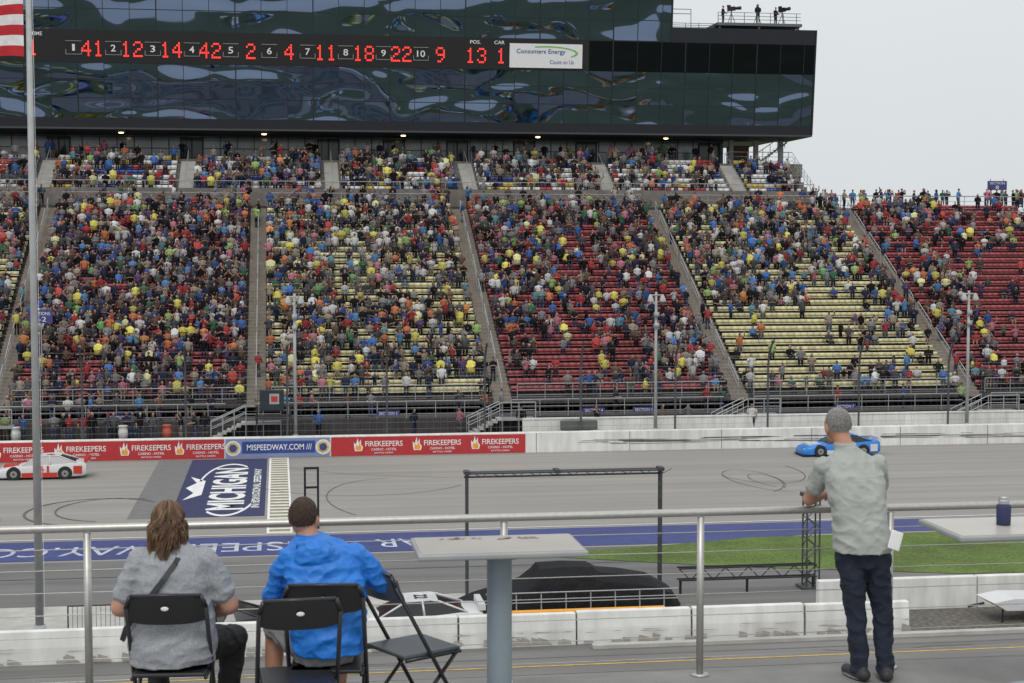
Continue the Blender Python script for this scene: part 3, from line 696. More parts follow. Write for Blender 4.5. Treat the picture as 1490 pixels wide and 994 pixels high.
e=empty('flagpole',(-7.95,53.2,0)); b=MB(); b.tube((0,0,0),(0,0,25),.14,.08,16); b.tube((0,0,0),(0,0,.5),.3,.2,16); b.ell((0,0,25.1),(.15,.15,.15),12,8); b.obj('pole',m_pole,True,parent=e)
b=MB(); b.tube((.17,0,1),(.12,0,24.6),.008,n=4); b.obj('halyard',m_whitep,parent=e)
e=empty('american_flag',(-8.0,53.2,0)); nx,nz=60,39; b=MB(); H=4.2;W=7.2
def fp(i,j):
    u=i/nx; v=j/nz
    x=-.12-u*W*.78; z=23.45-H*(1-v) - u*u*1.0 - u*.35 + .12*math.sin(u*9+v*2)
    y=.35*math.sin(u*11+v*2.2)*min(1,u*4)+.1*math.sin(u*25+v*5)*u
    return (x,y,z-.16*math.sin(u*11+v*2)*u)
b.v=[fp(i,j) for i in range(nx+1) for j in range(nz+1)]
for i in range(nx):
    for j in range(nz):
        a=i*(nz+1)+j; b.f.append((a,a+nz+1,a+nz+2,a+1)); st=j//3
        b.m.append(2 if (i<nx*.4 and st>=6) else (0 if st%2==0 else 1))
b.obj('cloth',[mat('flag_red',(.5,.02,.03),.8),mat('flag_white',(.75,.75,.75),.8),mat('flag_blue',(.02,.03,.15),.8)],True,parent=e)

# ------------------------------------------------------------------ unseen trucks behind the deck, added for the tower glass to reflect
cl=[(.75,.75,.75),(.03,.06,.35),(.75,.75,.75),(.7,.6,.05),(.02,.02,.03),(.05,.3,.6),(.75,.75,.75),(.6,.25,.03)]
mh=[mat('reflection_truck_paint',c,.35,.05) for c in cl]
hm=[]
for q in range(8):
    b=MB(); b.box(-1.3,1.3,-8,8,1.1,4.1,0); b.box(-1.2,1.2,8.6,11.2,.6,3.4,1); b.box(-1.1,1.1,11.2,12.4,.6,1.9,1); b.box(-1.1,1.1,11.21,11.3,2.2,3.1,2); b.box(-1.32,1.32,-6,6,1.8,2.3,1)
    for yy in(-6.5,-5.3,9,11.8):
        for s in(-1,1): b.tube((s*.95,yy,.5),(s*1.3,yy,.5),.5,n=14,m=2)
    o=b.obj('unseen_reflection_truck',[mh[q],mh[(q*3+1)%8],m_black]); hm.append(o.data); bpy.data.objects.remove(o)
k=0
for row,y in enumerate((-34,-70,-110)):
    for x in np.arange(-75,76,9 if row else 11):
        o=bpy.data.objects.new('unseen_reflection_truck',hm[k%8]); COL.objects.link(o); o.location=(x,y,0.02); k+=3

# ------------------------------------------------------------------ viewing deck
DZ=10.20
b=MB(); b.box(-25,25,-12,9.97,DZ-.3,DZ,0); b.box(-24.8,24.8,-11.8,9.7,0,DZ-.301,1)
for z in(2.2,5.6):
    for x in np.arange(-23,23,3.5): b.box(x,x+2.8,9.7,9.72,z,z+2,2)
b.obj('viewing_deck',[mat('deck_surface',(.22,.215,.205),.85,.15,3,bump=.002,bscale=80),mat('suite_wall',(.4,.4,.38),.8),m_cglass])
rail=empty('deck_railing'); m_ss=mat('brushed_stainless',(.5,.49,.46),.42,.08,30,metal=.75)
RY=9.85; b=MB()
for k in range(-9,12): x=-1.18+1.3*k; b.tube((x,RY,DZ),(x,RY,DZ+1.05),.024,n=14); b.tube((x,RY,DZ),(x,RY,DZ+.012),.06,n=16)
b.tube((-13,RY,DZ+1.08),(14,RY,DZ+1.08),.026,n=16)
b.obj('posts_and_top_rail',m_ss,True,parent=rail)
b=MB()
for z in(.12,.26,.4,.54,.68,.82,.95): b.tube((-13,RY,DZ+z),(14,RY,DZ+z),.0032,n=6)
b.obj('cables',m_ss,True,parent=rail)
m_top=mat('table_laminate',(.42,.39,.35),.35,.08,2,var2=.08); m_edge=mat('table_edge',(.3,.31,.31),.5); m_leg=mat('table_pedestal',(.24,.29,.32),.45,.08,3,bump=.002,bscale=30)
def table(x0,x1,y0,y1,lx,ly,art):
    e=empty('high_top_table'); h=1.09
    b=MB(); b.box(x0,x1,y0,y1,DZ+h-.035,DZ+h,0); o=b.obj('top',m_edge,parent=e); bevel(o,.012,3)
    b=MB(); b.box(x0+.02,x1-.02,y0+.02,y1-.02,DZ+h,DZ+h+.003,0); b.obj('laminate',m_top,parent=e)
    b=MB(); b.tube((lx,ly,DZ+.02),(lx,ly,DZ+h-.04),.073,n=28); b.tube((lx,ly,DZ),(lx,ly,DZ+.025),.28,n=32); b.tube((lx,ly,DZ+h-.07),(lx,ly,DZ+h-.036),.16,n=24); o=b.obj('pedestal',m_leg,True,parent=e); md=o.modifiers.new('es','EDGE_SPLIT'); md.split_angle=R(40)
    if art:
        mb=mat('print_brown',(.3,.2,.14),.4,.5,30); b=MB()
        for cx,cy,w,d in((x0+.3,y1-.1,.25,.03),(x1-.3,y1-.12,.3,.05)):
            for q in range(16):
                xx=cx+rng.uniform(-w/2,w/2); yy=cy+rng.uniform(-d/2,d/2); r=rng.uniform(.005,.014)
                b.add([(xx+r*1.8*math.cos(t*1.05),yy+r*math.sin(t*1.05),DZ+h+.006+q*.0003) for t in range(6)],[tuple(range(6))])
        b.obj('printed_graphic',mb,parent=e)
table(.76,1.73,8.62,9.18,1.26,8.93,True)
table(4.0,5.25,8.72,9.35,4.75,9.05,False)
e=empty('drink_can_in_koozie',(4.43,9.05,DZ+1.093)); b=MB()
b.rings([[Vector((r*math.cos(t*math.pi/12),r*math.sin(t*math.pi/12),z)) for t in range(24)] for z,r in((0,.04),(.004,.043),(.12,.045),(.125,.042))],0)
b.rings([[Vector((r*math.cos(t*math.pi/12),r*math.sin(t*math.pi/12),z)) for t in range(24)] for z,r in((.12,.033),(.155,.033),(.17,.026),(.173,.028))],1)
b.obj('can',[m_navy,mat('aluminium',(.6,.6,.62),.3,metal=.8)],True,parent=e)

m_plas=mat('black_plastic',(.018,.018,.02),.4,.1); m_tube=mat('black_tube',(.02,.02,.022),.3)
m_gplas=mat('grey_plastic',(.07,.08,.09),.4,.1)
def chair(loc,rz,pl,zs=1.0):
    e=empty('folding_chair',loc,rz); b=MB()
    for s in(-1,1):
        b.path([(s*.19,-.285,.86*zs),(s*.215,-.27,.80*zs),(s*.22,.24,.0)],.0125,8); b.path([(s*.2,.17,.44),(s*.2,-.26,0)],.0115,8)
        b.tube((s*.2,-.19,.44),(s*.2,.2,.44),.011,n=8)
    b.tube((-.22,.17,.13),(.22,.17,.13),.01,n=8); b.tube((-.2,-.18,.1),(.2,-.18,.1),.01,n=8); b.tube((-.19,-.285,.86*zs),(.19,-.285,.86*zs),.0125,n=8)
    b.obj('frame',m_tube,True,parent=e)
    b=MB(); n=13; rs=[]
    for i in range(n):
        u=-1+2*i/(n-1); x=u*.215; y=-.30+.035*(u*u); top=.865*zs-.035*u**4; bot=.865*zs-.17+.02*u**4
        rs.append([Vector((x,y-.012,top)),Vector((x,y+.012,top)),Vector((x,y+.03,(top+bot)/2)),Vector((x,y+.06,bot)),Vector((x,y+.038,bot)),Vector((x,y+.006,(top+bot)/2))])
    b.rings(rs); o=b.obj('backrest',pl,True,parent=e); md=o.modifiers.new('es','EDGE_SPLIT'); md.split_angle=R(35)
    b=MB(); b.box(-.2,.2,-.2,.2,.445,.47); o=b.obj('seat',pl,parent=e); bevel(o,.012,3)
    b=MB(); b.ell((0,-.318,.80*zs),(.022,.003,.012),10,6); b.obj('badge',m_whitep,True,parent=e)
    return e
chair((-.60,8.86,DZ),R(-4),m_plas,1.07)
chair((.085,8.53,DZ),R(3),m_plas,1.10)
chair((.26,8.80,DZ),R(-6),m_plas,1.12)
chair((.77,9.1,DZ),R(-60),m_gplas,1.1)
flush_text()

# ------------------------------------------------------------------ foreground people
LB=['skin','hair','shirt','pants','shoe','lip','sole','shorts']
def headp(b,c,yaw,pitch=0,hairk='short',sc=1.0):
    M=Matrix.Rotation(yaw,3,'Z')@Matrix.Rotation(pitch,3,'X')
    T=lambda x,y,z: Vector(c)+M@(Vector((x,y,z))*sc)
    S=lambda *r: tuple(q*sc for q in r)
    b.ell(T(0,0,.01),S(.075,.095,.108),20,14,0,M); b.ell(T(0,.03,-.055),S(.055,.062,.062),16,10,0,M)
    b.capsule(T(0,.088,.015),T(0,.108,-.022),.008*sc,.014*sc,0); b.ell(T(0,.088,-.055),S(.024,.012,.008),10,6,5,M)
    b.ell(T(0,.078,-.092),S(.022,.018,.016),10,6,0,M); b.ell(T(0,.085,.03),S(.05,.014,.008),10,6,0,M)
    for s in(-1,1):
        b.ell(T(s*.08,.0,-.012),S(.012,.022,.034),10,8,0,M)
    if hairk=='short':
        b.ell(T(0,-.016,.028),S(.0795,.092,.101),20,12,1,M)
    elif hairk=='long':
        b.ell(T(0,-.018,.02),S(.086,.098,.108),20,12,1,M); b.ell(T(0,-.05,-.08),S(.085,.055,.1),18,10,1,M)
    return T,M
def hand(b,wr,d,nrm,curl=.5,side=1,sc=1.0):
    d=Vector(d).normalized(); nrm=Vector(nrm); nrm=(nrm-d*nrm.dot(d)).normalized(); s=d.cross(nrm)*side
    M=Matrix((s,d,nrm)).transposed(); wr=Vector(wr)
    b.ell(wr+d*.05,(.042*sc,.055*sc,.016*sc),14,10,0,M)
    for k,(o,l) in enumerate(((-.03,.068),(-.01,.078),(.01,.073),(.03,.058))):
        p0=wr+d*.085+s*o; a=curl*.6; p1=p0+(d*math.cos(a)-nrm*math.sin(a))*l*.5*sc; a2=curl*1.7; p2=p1+(d*math.cos(a2)-nrm*math.sin(a2))*l*.5*sc
        b.capsule(p0-d*.02,p1,.0095,.0085,0,8,2); b.capsule(p1,p2,.0085,.007,0,8,2)
    p0=wr+d*.025-s*.03; p1=p0+(d*.6-s*.6-nrm*.3).normalized()*.04; p2=p1+(d*.9-nrm*.3).normalized()*.03
    b.capsule(p0,p1,.012,.010,0,8,2); b.capsule(p1,p2,.010,.008,0,8,2)
def shoe(b,ank,ang,l=.27):
    M=Matrix.Rotation(ang,3,'Z'); a=Vector((ank[0],ank[1],0))
    b.capsule(a+M@Vector((0,-.05,.045)),a+M@Vector((0,l-.12,.035)),.044,.038,4); b.ell(a+M@Vector((0,-.01,.075)),(.045,.06,.045),12,8,4,M)
    b.ell(a+M@Vector((0,.06,.014)),(.05,l*.52,.014),14,6,6,M)
def finish(name,b,loc,rz,mats,vox=.006,amp=.007,fs=7.):
    e=empty(name,loc,rz)
    bvh=BVHTree.FromPolygons([Vector(v) for v in b.v],b.f)
    me=bpy.data.meshes.new('tmp'); me.from_pydata(b.v,[],b.f); o=bpy.data.objects.new('tmp',me); COL.objects.link(o)
    r=o.modifiers.new('r','REMESH'); r.mode='VOXEL'; r.voxel_size=vox
    s=o.modifiers.new('s','SMOOTH'); s.factor=.5; s.iterations=3
    dg=bpy.context.evaluated_depsgraph_get(); m2=bpy.data.meshes.new_from_object(o.evaluated_get(dg)); bpy.data.objects.remove(o)
    m2.name=name+'_body'; m2.materials.clear()
    for k in LB: m2.materials.append(mats.get(k,mats['skin']))
    nv=len(m2.vertices); co=np.empty(nv*3); m2.vertices.foreach_get('co',co); co=co.reshape(-1,3)
    no=np.array([tuple(q.vector) for q in m2.vertex_normals])
    polys=[tuple(p.vertices) for p in m2.polygons]
    lab=[b.m[bvh.find_nearest(Vector(co[list(f)].mean(0)))[2]] for f in polys]
    for _ in range(3):
        cnt=[[] for _ in range(nv)]
        for f,l in zip(polys,lab):
            for v in f: cnt[v].append(l)
        nl=[]
        for f,l in zip(polys,lab):
            a=[x for v in f for x in cnt[v]]; best=max(set(a),key=a.count); nl.append(best if a.count(best)>len(a)*.55 else l)
        lab=nl
    vl=[0]*nv
    for f,l in zip(polys,lab):
        for v in f: vl[v]=l
    for i in range(nv):
        l=vl[i]
        if l in(2,3,7):
            q=co[i]; n=noise.noise(Vector((q[0]*fs,q[1]*fs,q[2]*fs*1.6)))*amp
            rd=noise.noise(Vector((q[0]*9+q[2]*8,q[1]*9,q[2]*11-q[0]*5))); n+=(.2-abs(rd))*amp*2.0
            r2=noise.noise(Vector((q[0]*16-q[2]*14,q[1]*16,q[2]*20+q[0]*9))); n+=(.15-abs(r2))*amp*.7
            co[i]=q+no[i]*n
        elif l==1: co[i]=co[i]+no[i]*noise.noise(Vector(co[i]*60))*.003
    m2.vertices.foreach_set('co',co.ravel())
    m2.polygons.foreach_set('material_index',lab); m2.polygons.foreach_set('use_smooth',[True]*len(lab)); m2.update()
    bo=bpy.data.objects.new('body',m2); COL.objects.link(bo); bo.parent=e
    return e
def eyes(e,T,M,sc=1):
    b=MB()
    for s in(-1,1): b.ell(T(s*.03,.082,.008),(.012,.011,.009),10,8,0); b.ell(T(s*.03,.0925,.008),(.005,.003,.005),8,6,1)
    b.obj('eyes',[m_whitep,m_black],True,parent=e)
SQ=[]
def strands(e,name,paths,mt,r=.0016): SQ.append((e,name,paths,mt,r))
def flush_strands():
    for e,name,paths,mt,r in SQ:
        cu=bpy.data.curves.new(name,'CURVE'); cu.dimensions='3D'; cu.bevel_depth=r; cu.bevel_resolution=0
        for P in paths:
            s=cu.splines.new('POLY'); s.points.add(len(P)-1)
            for i,p in enumerate(P): s.points[i].co=(*p,1); s.points[i].radius=1 if i<len(P)*.7 else .6
        o=bpy.data.objects.new(name,cu); COL.objects.link(o); cu.materials.append(mt); o.parent=e
def short_hair(e,T,M,mts,n=2600,rr=(.0795,.092,.101),ln=.011):
    ps=[[],[]]
    while len(ps[0])+len(ps[1])<n:
        v=Vector((random.gauss(0,1),random.gauss(0,1),random.gauss(0,1))).normalized()
        if v.z<-.45 or (v.y>.35 and v.z<.45) : continue
        p=Vector((v.x*rr[0],v.y*rr[1]-.016,v.z*rr[2]+.028)); q=p+v*ln*.25+Vector((random.uniform(-.35,.35),-.3,-.8))*ln
        ps[random.random()<.5].append([T(*p),T(*((p+q)/2+v*.0015)),T(*q)])
    for i in(0,1): strands(e,'hair_strands',ps[i],mts[i],.0008)
sk1=mat('skin_tan',(.42,.21,.14),.55,.1,20,bump=.0006,bscale=200); sk2=mat('skin_fair',(.5,.27,.19),.55,.1,20,bump=.0006,bscale=200)
m_jean=mat('dark_denim',(.016,.022,.04),.85,.3,9,bump=.001,bscale=300,var2=.25,scale2=5)
m_polo=mat('grey_green_polo',(.36,.375,.35),.9,.06,8,bump=.0008,bscale=400)
m_shoe=mat('shoe_dark',(.03,.03,.035),.6); m_sole=mat('shoe_sole',(.2,.2,.2),.7)
m_lip=mat('lips',(.35,.12,.1),.5)
# standing man at rail
b=MB(); hx=-.02
b.loft([(hx+.02,-.31,.76,.13,.11),(hx+.01,-.33,.86,.16,.125),(hx,-.33,.91,.15,.11)],22,3)
for s,kx,ax_,ay in((-1,-.055,.0,-.24),(1,.125,.165,-.27)):
    b.capsule((hx+s*.085+.01,-.32,.82),(kx+.01,-.285,.48),.098,.07,3,16); b.capsule((kx+.01,-.285,.48),(ax_,ay-.02,.09),.07,.058,3,16); b.ell((ax_,ay-.01,.07),(.062,.07,.035),12,8,3)
    shoe(b,(ax_,ay-.02),R(12 if s<0 else -14))
b.loft([(hx+.0,-.335,.86,.188,.148),(hx-.0,-.33,.92,.188,.15),(hx-.01,-.30,1.05,.178,.14),(hx-.015,-.26,1.2,.19,.138),(hx-.02,-.2,1.34,.2,.133),(hx-.02,-.155,1.43,.17,.11),(hx-.025,-.13,1.48,.105,.085),(hx-.025,-.12,1.51,.075,.07)],26,2,2.3)
for s in(-1,1):
    S=Vector((hx-.02+s*.18,-.17,1.39)); E=Vector((hx-.01+s*.245,-.03,1.155)); Wr=Vector((hx+s*.05,.17,1.165))
    b.capsule(S,S.lerp(E,.62),.07,.062,2,16); b.capsule(S.lerp(E,.4),E,.047,.042,0,14); b.capsule(E,Wr,.044,.029,0,14)
    hand(b,Wr,(-s*.6,.7,-.1),(0,0,1),.8,s)
b.capsule((hx-.03,-.12,1.46),(hx-.05,-.06,1.57),.06,.057,0)
b.loft([(hx-.03,-.115,1.475,.085,.082),(hx-.035,-.1,1.53,.071,.071)],20,2)
T,M=headp(b,(-.085,-.02,1.63),R(14),R(-8),'short')
man=finish('standing_man',b,(3.72,RY,DZ),0,{'skin':sk1,'hair':mat('grey_hair',(.26,.25,.235),.8,.3,60),'shirt':m_polo,'pants':m_jean,'shoe':m_shoe,'sole':m_sole,'lip':m_lip},amp=.009)
eyes(man,T,M); short_hair(man,T,M,[mat('hair_grey_a',(.38,.365,.34),.6),mat('hair_grey_b',(.2,.19,.175),.6)])
b=MB(); b.obox((.135,-.495,.955),(.08,.012,.12),Matrix.Rotation(.35,3,'Y')@Matrix.Rotation(-.2,3,'X')); o=b.obj('folded_paper',m_whitep,parent=man); bevel(o,.004)
# seated woman
b=MB()
b.loft([(0,.02,.475,.2,.17),(0,.02,.54,.215,.17),(0,.03,.6,.19,.13)],24,3)
for s,K,A in((-1,(-.16,.46,.53),(-.14,.42,.08)),(1,(.29,.42,.51),(.26,.34,.08))):
    b.capsule((s*.1,.06,.54),K,.115,.085,3,16); b.capsule(K,A,.082,.055,3,16); shoe(b,(A[0],A[1]-.01),R(-10*s))
b.loft([(0,-.02,.49,.235,.18),(0,-.02,.6,.25,.19),(0,-.015,.72,.238,.178),(0,0,.85,.215,.155),(0,.01,.98,.205,.145),(0,.02,1.07,.185,.12),(-.005,.03,1.13,.12,.09),(-.005,.035,1.16,.08,.07)],28,2,2.3)
for s,E,Wr in((-1,(-.295,.03,.79),(-.12,.27,.70)),(1,(.31,.04,.79),(.13,.27,.68))):
    S=Vector((s*.175,.02,1.05)); E=Vector(E); Wr=Vector(Wr)
    b.capsule(S,S.lerp(E,.68),.08,.08,2,16); b.capsule(S.lerp(E,.5),E,.064,.054,0,16); b.capsule(E,Wr,.054,.032,0,14); hand(b,Wr,(-s*.6,.6,-.2),(0,0,1),.6,s)
b.capsule((-.005,.03,1.1),(-.02,.05,1.2),.058,.055,0)
T,M=headp(b,(-.025,.06,1.262),R(-6),R(-4),'long',.97)
wom=finish('seated_woman',b,(-.60,8.86,DZ),R(-4),{'skin':sk2,'hair':mat('brown_hair',(.10,.055,.032),.6,.4,40),'shirt':mat('heather_grey_tee',(.31,.32,.34),.9,.2,120,bump=.0006,bscale=400,var2=.06,scale2=8),'pants':mat('black_leggings',(.014,.014,.016),.8),'shoe':m_shoe,'sole':m_sole,'lip':m_lip},amp=.008)
eyes(wom,T,M)
ps=[[],[],[]]
for k in range(1600):
    ph=random.uniform(-math.pi,math.pi)
    dx,dy=math.sin(ph),math.cos(ph)
    if dy>.55: continue
    tl=random.uniform(.35,1.12)+.2*math.sin(ph*5); wob=random.uniform(0,6.28); lock=round(ph*4)/4; fr=17+5*math.sin(lock*13); fl=random.uniform(.92,1.08); am=random.uniform(.006,.014); P=[]
    for i in range(18):
        s=i/17
        if s<.42:
            t=s/.42*math.pi/2; rr=math.sin(t); p=Vector((dx*.084*rr*fl,dy*.1*rr*fl-.016,.105*math.cos(t)*fl+.02))
        else:
            d_=(s-.42)/.58; zz=.02-d_*.23*tl; fr_=1+.2*math.sin(d_*2.8)-.08*d_*d_; p=Vector((dx*.084*fl*fr_,dy*.1*fl*fr_-.016-.02*d_,zz))
        q=T(*p); q+=Vector((math.sin(lock*9+fr*s*1.0+wob*.15),math.cos(lock*7+fr*s+wob*.15),0))*am*min(1,s*2); P.append(q)
    ps[k%3].append(P)
for i,c in enumerate(((.15,.08,.043),(.075,.04,.024),(.26,.15,.08))): strands(wom,'hair_strands',ps[i],mat('hair_brown_%d'%i,c,.45),.0015)
P=[(.10,.14,1.075),(.085,.06,1.135),(.06,-.04,1.115),(.03,-.108,1.06),(-.03,-.146,.98),(-.1,-.168,.89),(-.17,-.170,.80),(-.238,-.135,.71),(-.275,-.04,.62)]
b=MB()
for p,q in zip(P[:-1],P[1:]):
    p=Vector(p);q=Vector(q); d=(q-p).normalized(); n=Vector((0,-1,.3)) if p.y<0 else Vector((0,.2,1)); s=d.cross(n).normalized()*.014; n=s.cross(d).normalized()*.004
    b.add([p+s+n,p-s+n,q-s+n,q+s+n,p+s-n*3,p-s-n*3,q-s-n*3,q+s-n*3],[(0,1,2,3),(4,7,6,5),(0,3,7,4),(1,5,6,2),(0,4,5,1),(2,6,7,3)])
b.obj('bag_strap',m_plas,parent=wom)
# seated man in blue jacket
b=MB()
b.loft([(.0,.02,.475,.17,.16),(.0,.01,.54,.185,.155),(0,.0,.60,.16,.12)],24,7)
for s,K,A in((-1,(-.27,.38,.60),(-.30,.34,.09)),(1,(.13,.42,.58),(.07,.30,.09))):
    H=Vector((s*.09,.06,.54)); K=Vector(K)
    b.capsule(H,K,.105,.088,7,16); b.capsule(K,Vector(A),.062,.042,0,16); shoe(b,(A[0],A[1]-.01),R(8))
b.loft([(.02,-.03,.53,.195,.16),(.02,-.03,.62,.215,.17),(.015,-.02,.75,.225,.17),(.01,.0,.9,.23,.165),(.0,.03,1.02,.225,.15),(-.02,.06,1.10,.19,.12),(-.05,.08,1.15,.13,.1),(-.07,.09,1.18,.09,.08)],28,2,2.3)
for s,E,Wr in((-1,(-.285,.14,.82),(-.16,.38,.76)),(1,(.345,.10,.885),(.2,.36,.90))):
    S=Vector((s*.185-.005,.05,1.05)); E=Vector(E); Wr=Vector(Wr)
    b.capsule(S,E,.078,.064,2,16); b.capsule(E,Wr,.064,.045,2,14); b.capsule(E.lerp(Wr,.8),Wr,.035,.032,0,12); hand(b,Wr,(-s*.5,.6,.1),(0,0,1),.7,s)
b.ell((-.04,-.055,1.075),(.13,.06,.085),18,10,2,Matrix.Rotation(.25,3,'X')); b.ell((-.05,-.01,1.145),(.105,.08,.04),18,10,2)
b.capsule((-.07,.08,1.12),(-.095,.11,1.21),.062,.058,0)
T,M=headp(b,(-.105,.13,1.262),R(-22),R(-4),'short',1.0)
blu=finish('seated_man_in_blue_jacket',b,(.24,8.80,DZ),R(0),{'skin':sk1,'hair':mat('dark_brown_hair',(.06,.036,.023),.8,.3,60),'shirt':mat('blue_rain_jacket',(.012,.17,.60),.5,.07,6,bump=.0015,bscale=60,var2=.05,scale2=6),'shorts':mat('grey_shorts',(.2,.2,.2),.85),'shoe':m_shoe,'sole':m_sole,'lip':m_lip},amp=.012,fs=8)
eyes(blu,T,M); short_hair(blu,T,M,[mat('hair_dk_a',(.085,.05,.03),.6),mat('hair_dk_b',(.045,.027,.017),.6)],ln=.008)
flush_strands()

# ------------------------------------------------------------------ crowd
stand_t=[person(a,False,False,h) for a in('down','fold','lap','up','pock') for h in('cap','short','long')]+[person('wave',False,False,'cap'),person('lap',False,False,'hood')]
sit_t=[person('lap',True,False,h) for h in('cap','short','long','hood')]+[person('fold',True,False,h) for h in('cap','short')]
pon=[person('lap',False,True,'hood'),person('lap',True,True,'hood'),person('lap',False,True,'cap'),person('pock',False,False,'short'),person('fold',False,False,'cap')]
shirts=[(.012,.012,.015)]*13+[(.02,.026,.055)]*9+[(.07,.073,.08)]*9+[(.2,.2,.21)]*7+[(.52,.52,.52)]*6+[(.29,.04,.045)]*4+[(.045,.10,.27)]*4+[(.08,.2,.4)]*2+[(.5,.17,.08)]*2+[(.5,.46,.13)]*1+[(.28,.42,.15)]*1+[(.42,.17,.22)]*2+[(.05,.13,.08)]*2+[(.12,.08,.06)]*4+[(.11,.23,.27)]*1+[(.09,.06,.14)]*1+[(.28,.24,.19)]*4
ponc=[(.66,.6,.14)]*8+[(.6,.62,.62)]*4+[(.07,.18,.46)]*4+[(.48,.08,.07)]*2+[(.16,.38,.15)]*1+[(.6,.25,.09)]*2+[(.66,.66,.36)]*3
pants=[(.02,.025,.045)]*5+[(.06,.08,.14)]*4+[(.012,.012,.014)]*4+[(.25,.2,.15)]*2+[(.1,.1,.1)]*2
hairs=[(.03,.02,.012),(.08,.05,.03),(.2,.14,.08),(.22,.22,.22),(.012,.01,.01)]
caps=hairs*2+[(.01,.01,.012)]*3+[(.4,.4,.4)]*1+[(.25,.03,.03)]*1+[(.02,.04,.16)]*2
CV=[];CF=[];CC=[];off=0
def put(t,x,y,z,ang,sc,pc=None):
    global off
    v,f,part=t; c,s=math.cos(ang),math.sin(ang); w=sc*rng.uniform(.98,1.24)
    X=v[:,0]*w; Y=v[:,1]*w; V=np.stack([x+X*c-Y*s,y+X*s+Y*c,z+v[:,2]*sc],1)
    sh=np.array(pc if pc else shirts[rng.integers(len(shirts))])*rng.uniform(.7,1.2); pa=np.array(pants[rng.integers(len(pants))])*rng.uniform(.8,1.2)
    sk=np.array((.38,.22,.155))*rng.uniform(.7,1.1); ha=np.array(caps[rng.integers(len(caps))])
    pal=np.array([sk,ha,sh,pa,(.05,.05,.05),sh if (rng.random()<.6 or pc) else sk])
    CV.append(V);CF.append(f+off);CC.append(pal[part]); off+=len(v)
def dens(x,y,up):
    i=(y-GY)/RD; s=sum(1 for a in aisles if a<x)
    n=noise.noise(Vector((x*.16,i*.28,3.3))); n2=noise.noise(Vector((x*.5,i*.9,8.1)))
    if up: return .55+.65*n+.45*n2
    base={3:.88,4:.70,5:.74,6:.76,7:.27}.get(s,.78)
    if s==4:
        if i<10: base-=.012*(10-i)
        if x>10 and 12<i<26: base-=.12
    if s==5:
        if i<13 and x<27.5: base-=.26
        if i<4: base+=.1
    if s==6:
        if i<12: base-=.66 if i>1 else .2
        elif x>40 and i<17: base-=.2
        if x>45: base+=.2
    if s==7:
        if x<53: base+=.38
        if i>25: base+=.35
        elif i>20: base+=.1
        if 3<i<9: base-=.12
    if i<1.2 and s in(5,6): base-=.2
    return base+.6*n+.45*n2
for (x,y,z,up) in seatslots:
    if x<-34 or x>74: continue
    if rng.random()>dens(x,y,up): continue
    r=rng.random(); i=(y-GY)/RD
    yel=.05+.3*max(0,noise.noise(Vector((x*.12,i*.2,20)))-.08)
    sc=rng.uniform(.9,1.05) if rng.random()>.08 else rng.uniform(.65,.8)
    if r<yel: put(pon[rng.integers(5)],x+rng.uniform(-.06,.06),y+.3,z,rng.normal(0,.3),sc,pc=ponc[rng.integers(len(ponc))])
    elif r<.72: put(stand_t[rng.integers(len(stand_t))],x+rng.uniform(-.1,.1),y+rng.uniform(.16,.3),z,rng.normal(0,.5),sc)
    else: put(sit_t[rng.integers(len(sit_t))],x,y+.52,z,rng.normal(0,.25),sc)
P_=lambda: stand_t[rng.integers(len(stand_t))]
for k in range(95):
    x=rng.uniform(46.8,75) if k<55 else rng.uniform(-25,46); put(P_(),x,TY+(1.5 if k<55 else .6),TZ,rng.normal(0,.9),rng.uniform(.95,1.06))
for k in range(34): put(P_(),rng.uniform(-25,44),CY+rng.uniform(.3,2),CZ,rng.normal(0,.9),rng.uniform(.95,1.06))
for ax in aisles:
    if -34<ax<74:
        for k in range(3):
            i=int(rng.integers(0,NR)); put(P_(),ax+rng.uniform(-.4,.4),GY+RD*i+.15,GZ+RH*i,rng.normal(0,.8)+(3.1 if rng.random()<.4 else 0),1)
for x in (-12.8,-12.1,-11.5,-10.8,-9.6,-9.2,-8.6,-7.9,-6.2,-5.2,-15.5,-14.8,15.6,25.2,27.0,30.8,-17,-14.1,-13.5,-10.2,-4.6,2.5,8.6,11.4,20.6): put(P_(),x+rng.uniform(-.2,.2),100.2+rng.uniform(-.5,.5),1.0,rng.normal(0,1),1.03)
for x in list(rng.uniform(-25,60,20))+list(rng.uniform(-18,16,14)): put(P_(),x,102.4+rng.uniform(-.7,.7),2.0,rng.normal(0,1.2),1.0)
attr_obj('spectator_crowd',np.vstack(CV),np.vstack(CF),np.vstack(CC),m_cloth,smooth=True)

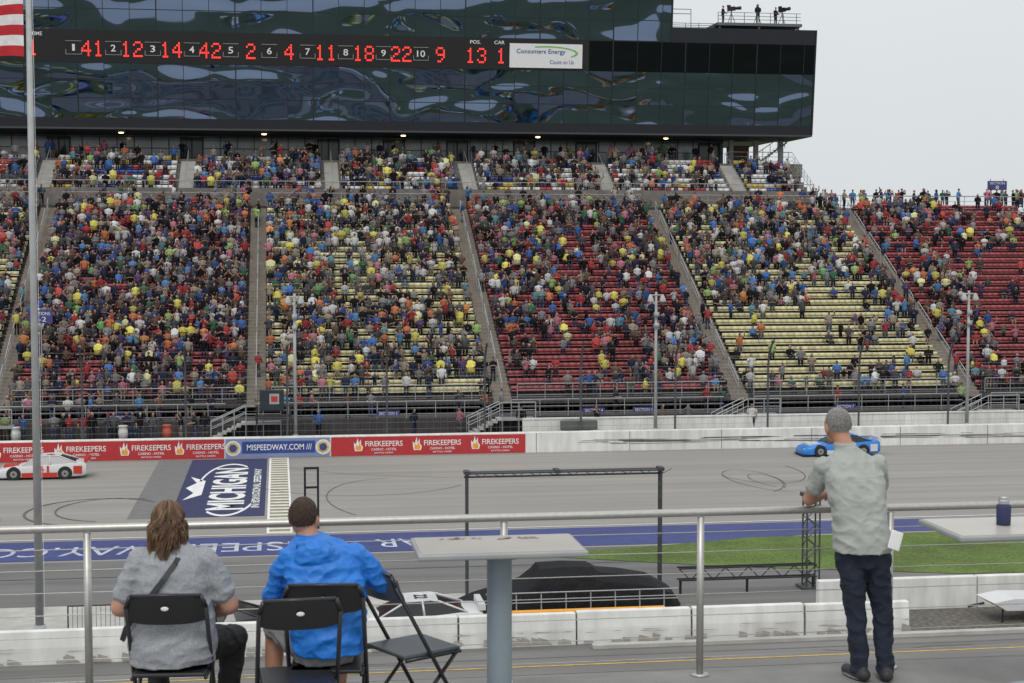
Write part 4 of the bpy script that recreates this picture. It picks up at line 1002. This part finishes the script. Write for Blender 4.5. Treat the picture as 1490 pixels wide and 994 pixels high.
# ------------------------------------------------------------------ world, sun, camera
w=bpy.data.worlds.new('World'); scene.world=w; w.use_nodes=True; N=w.node_tree.nodes; L=w.node_tree.links
bg=N['Background']; sky=N.new('ShaderNodeTexSky'); sky.sky_type='NISHITA'; sky.sun_disc=False; sky.sun_elevation=R(52); sky.sun_rotation=R(200); sky.dust_density=4
tc=N.new('ShaderNodeTexCoord'); sp=N.new('ShaderNodeSeparateXYZ'); L.new(tc.outputs['Generated'],sp.inputs[0])
cr=N.new('ShaderNodeValToRGB'); cr.color_ramp.elements[0].position=.0; cr.color_ramp.elements[0].color=(7.2,7.6,7.8,1); cr.color_ramp.elements[1].position=.7; cr.color_ramp.elements[1].color=(10.5,10.8,11.,1)
e_=cr.color_ramp.elements.new(.12); e_.color=(7.6,8.0,8.15,1)
nz=N.new('ShaderNodeTexNoise'); nz.inputs['Scale'].default_value=2.2; nz.inputs['Detail'].default_value=5; L.new(tc.outputs['Generated'],nz.inputs[0])
mr=N.new('ShaderNodeMapRange'); mr.inputs[3].default_value=.93; mr.inputs[4].default_value=1.07; L.new(nz.outputs[0],mr.inputs[0])
L.new(sp.outputs['Z'],cr.inputs[0]); vs=N.new('ShaderNodeVectorMath'); vs.operation='SCALE'; L.new(cr.outputs[0],vs.inputs[0]); L.new(mr.outputs[0],vs.inputs['Scale'])
mx=N.new('ShaderNodeMix'); mx.data_type='RGBA'; mx.inputs[0].default_value=.92; L.new(sky.outputs[0],mx.inputs[6]); L.new(vs.outputs[0],mx.inputs[7]); L.new(mx.outputs[2],bg.inputs[0]); bg.inputs[1].default_value=.1
sd=bpy.data.lights.new('sun','SUN'); sd.energy=.95; sd.angle=R(20); sd.color=(1,.97,.93); so=bpy.data.objects.new('sun',sd); COL.objects.link(so)
el,az=R(52),R(200); dirv=Vector((math.sin(az)*math.cos(el),math.cos(az)*math.cos(el),math.sin(el))); so.rotation_euler=dirv.to_track_quat('Z','Y').to_euler()
cd=bpy.data.cameras.new('camera'); cam=bpy.data.objects.new('camera',cd); COL.objects.link(cam); scene.camera=cam
cam.location=(0,0,13); cam.rotation_euler=(R(90-3.39),0,R(-8.5)); cd.lens=55; cd.sensor_width=36; cd.clip_end=4000; cd.clip_start=.1
cd.dof.use_dof=True; cd.dof.focus_distance=105; cd.dof.aperture_fstop=10
scene.view_settings.view_transform='Standard'; scene.view_settings.look='None'; scene.view_settings.exposure=0
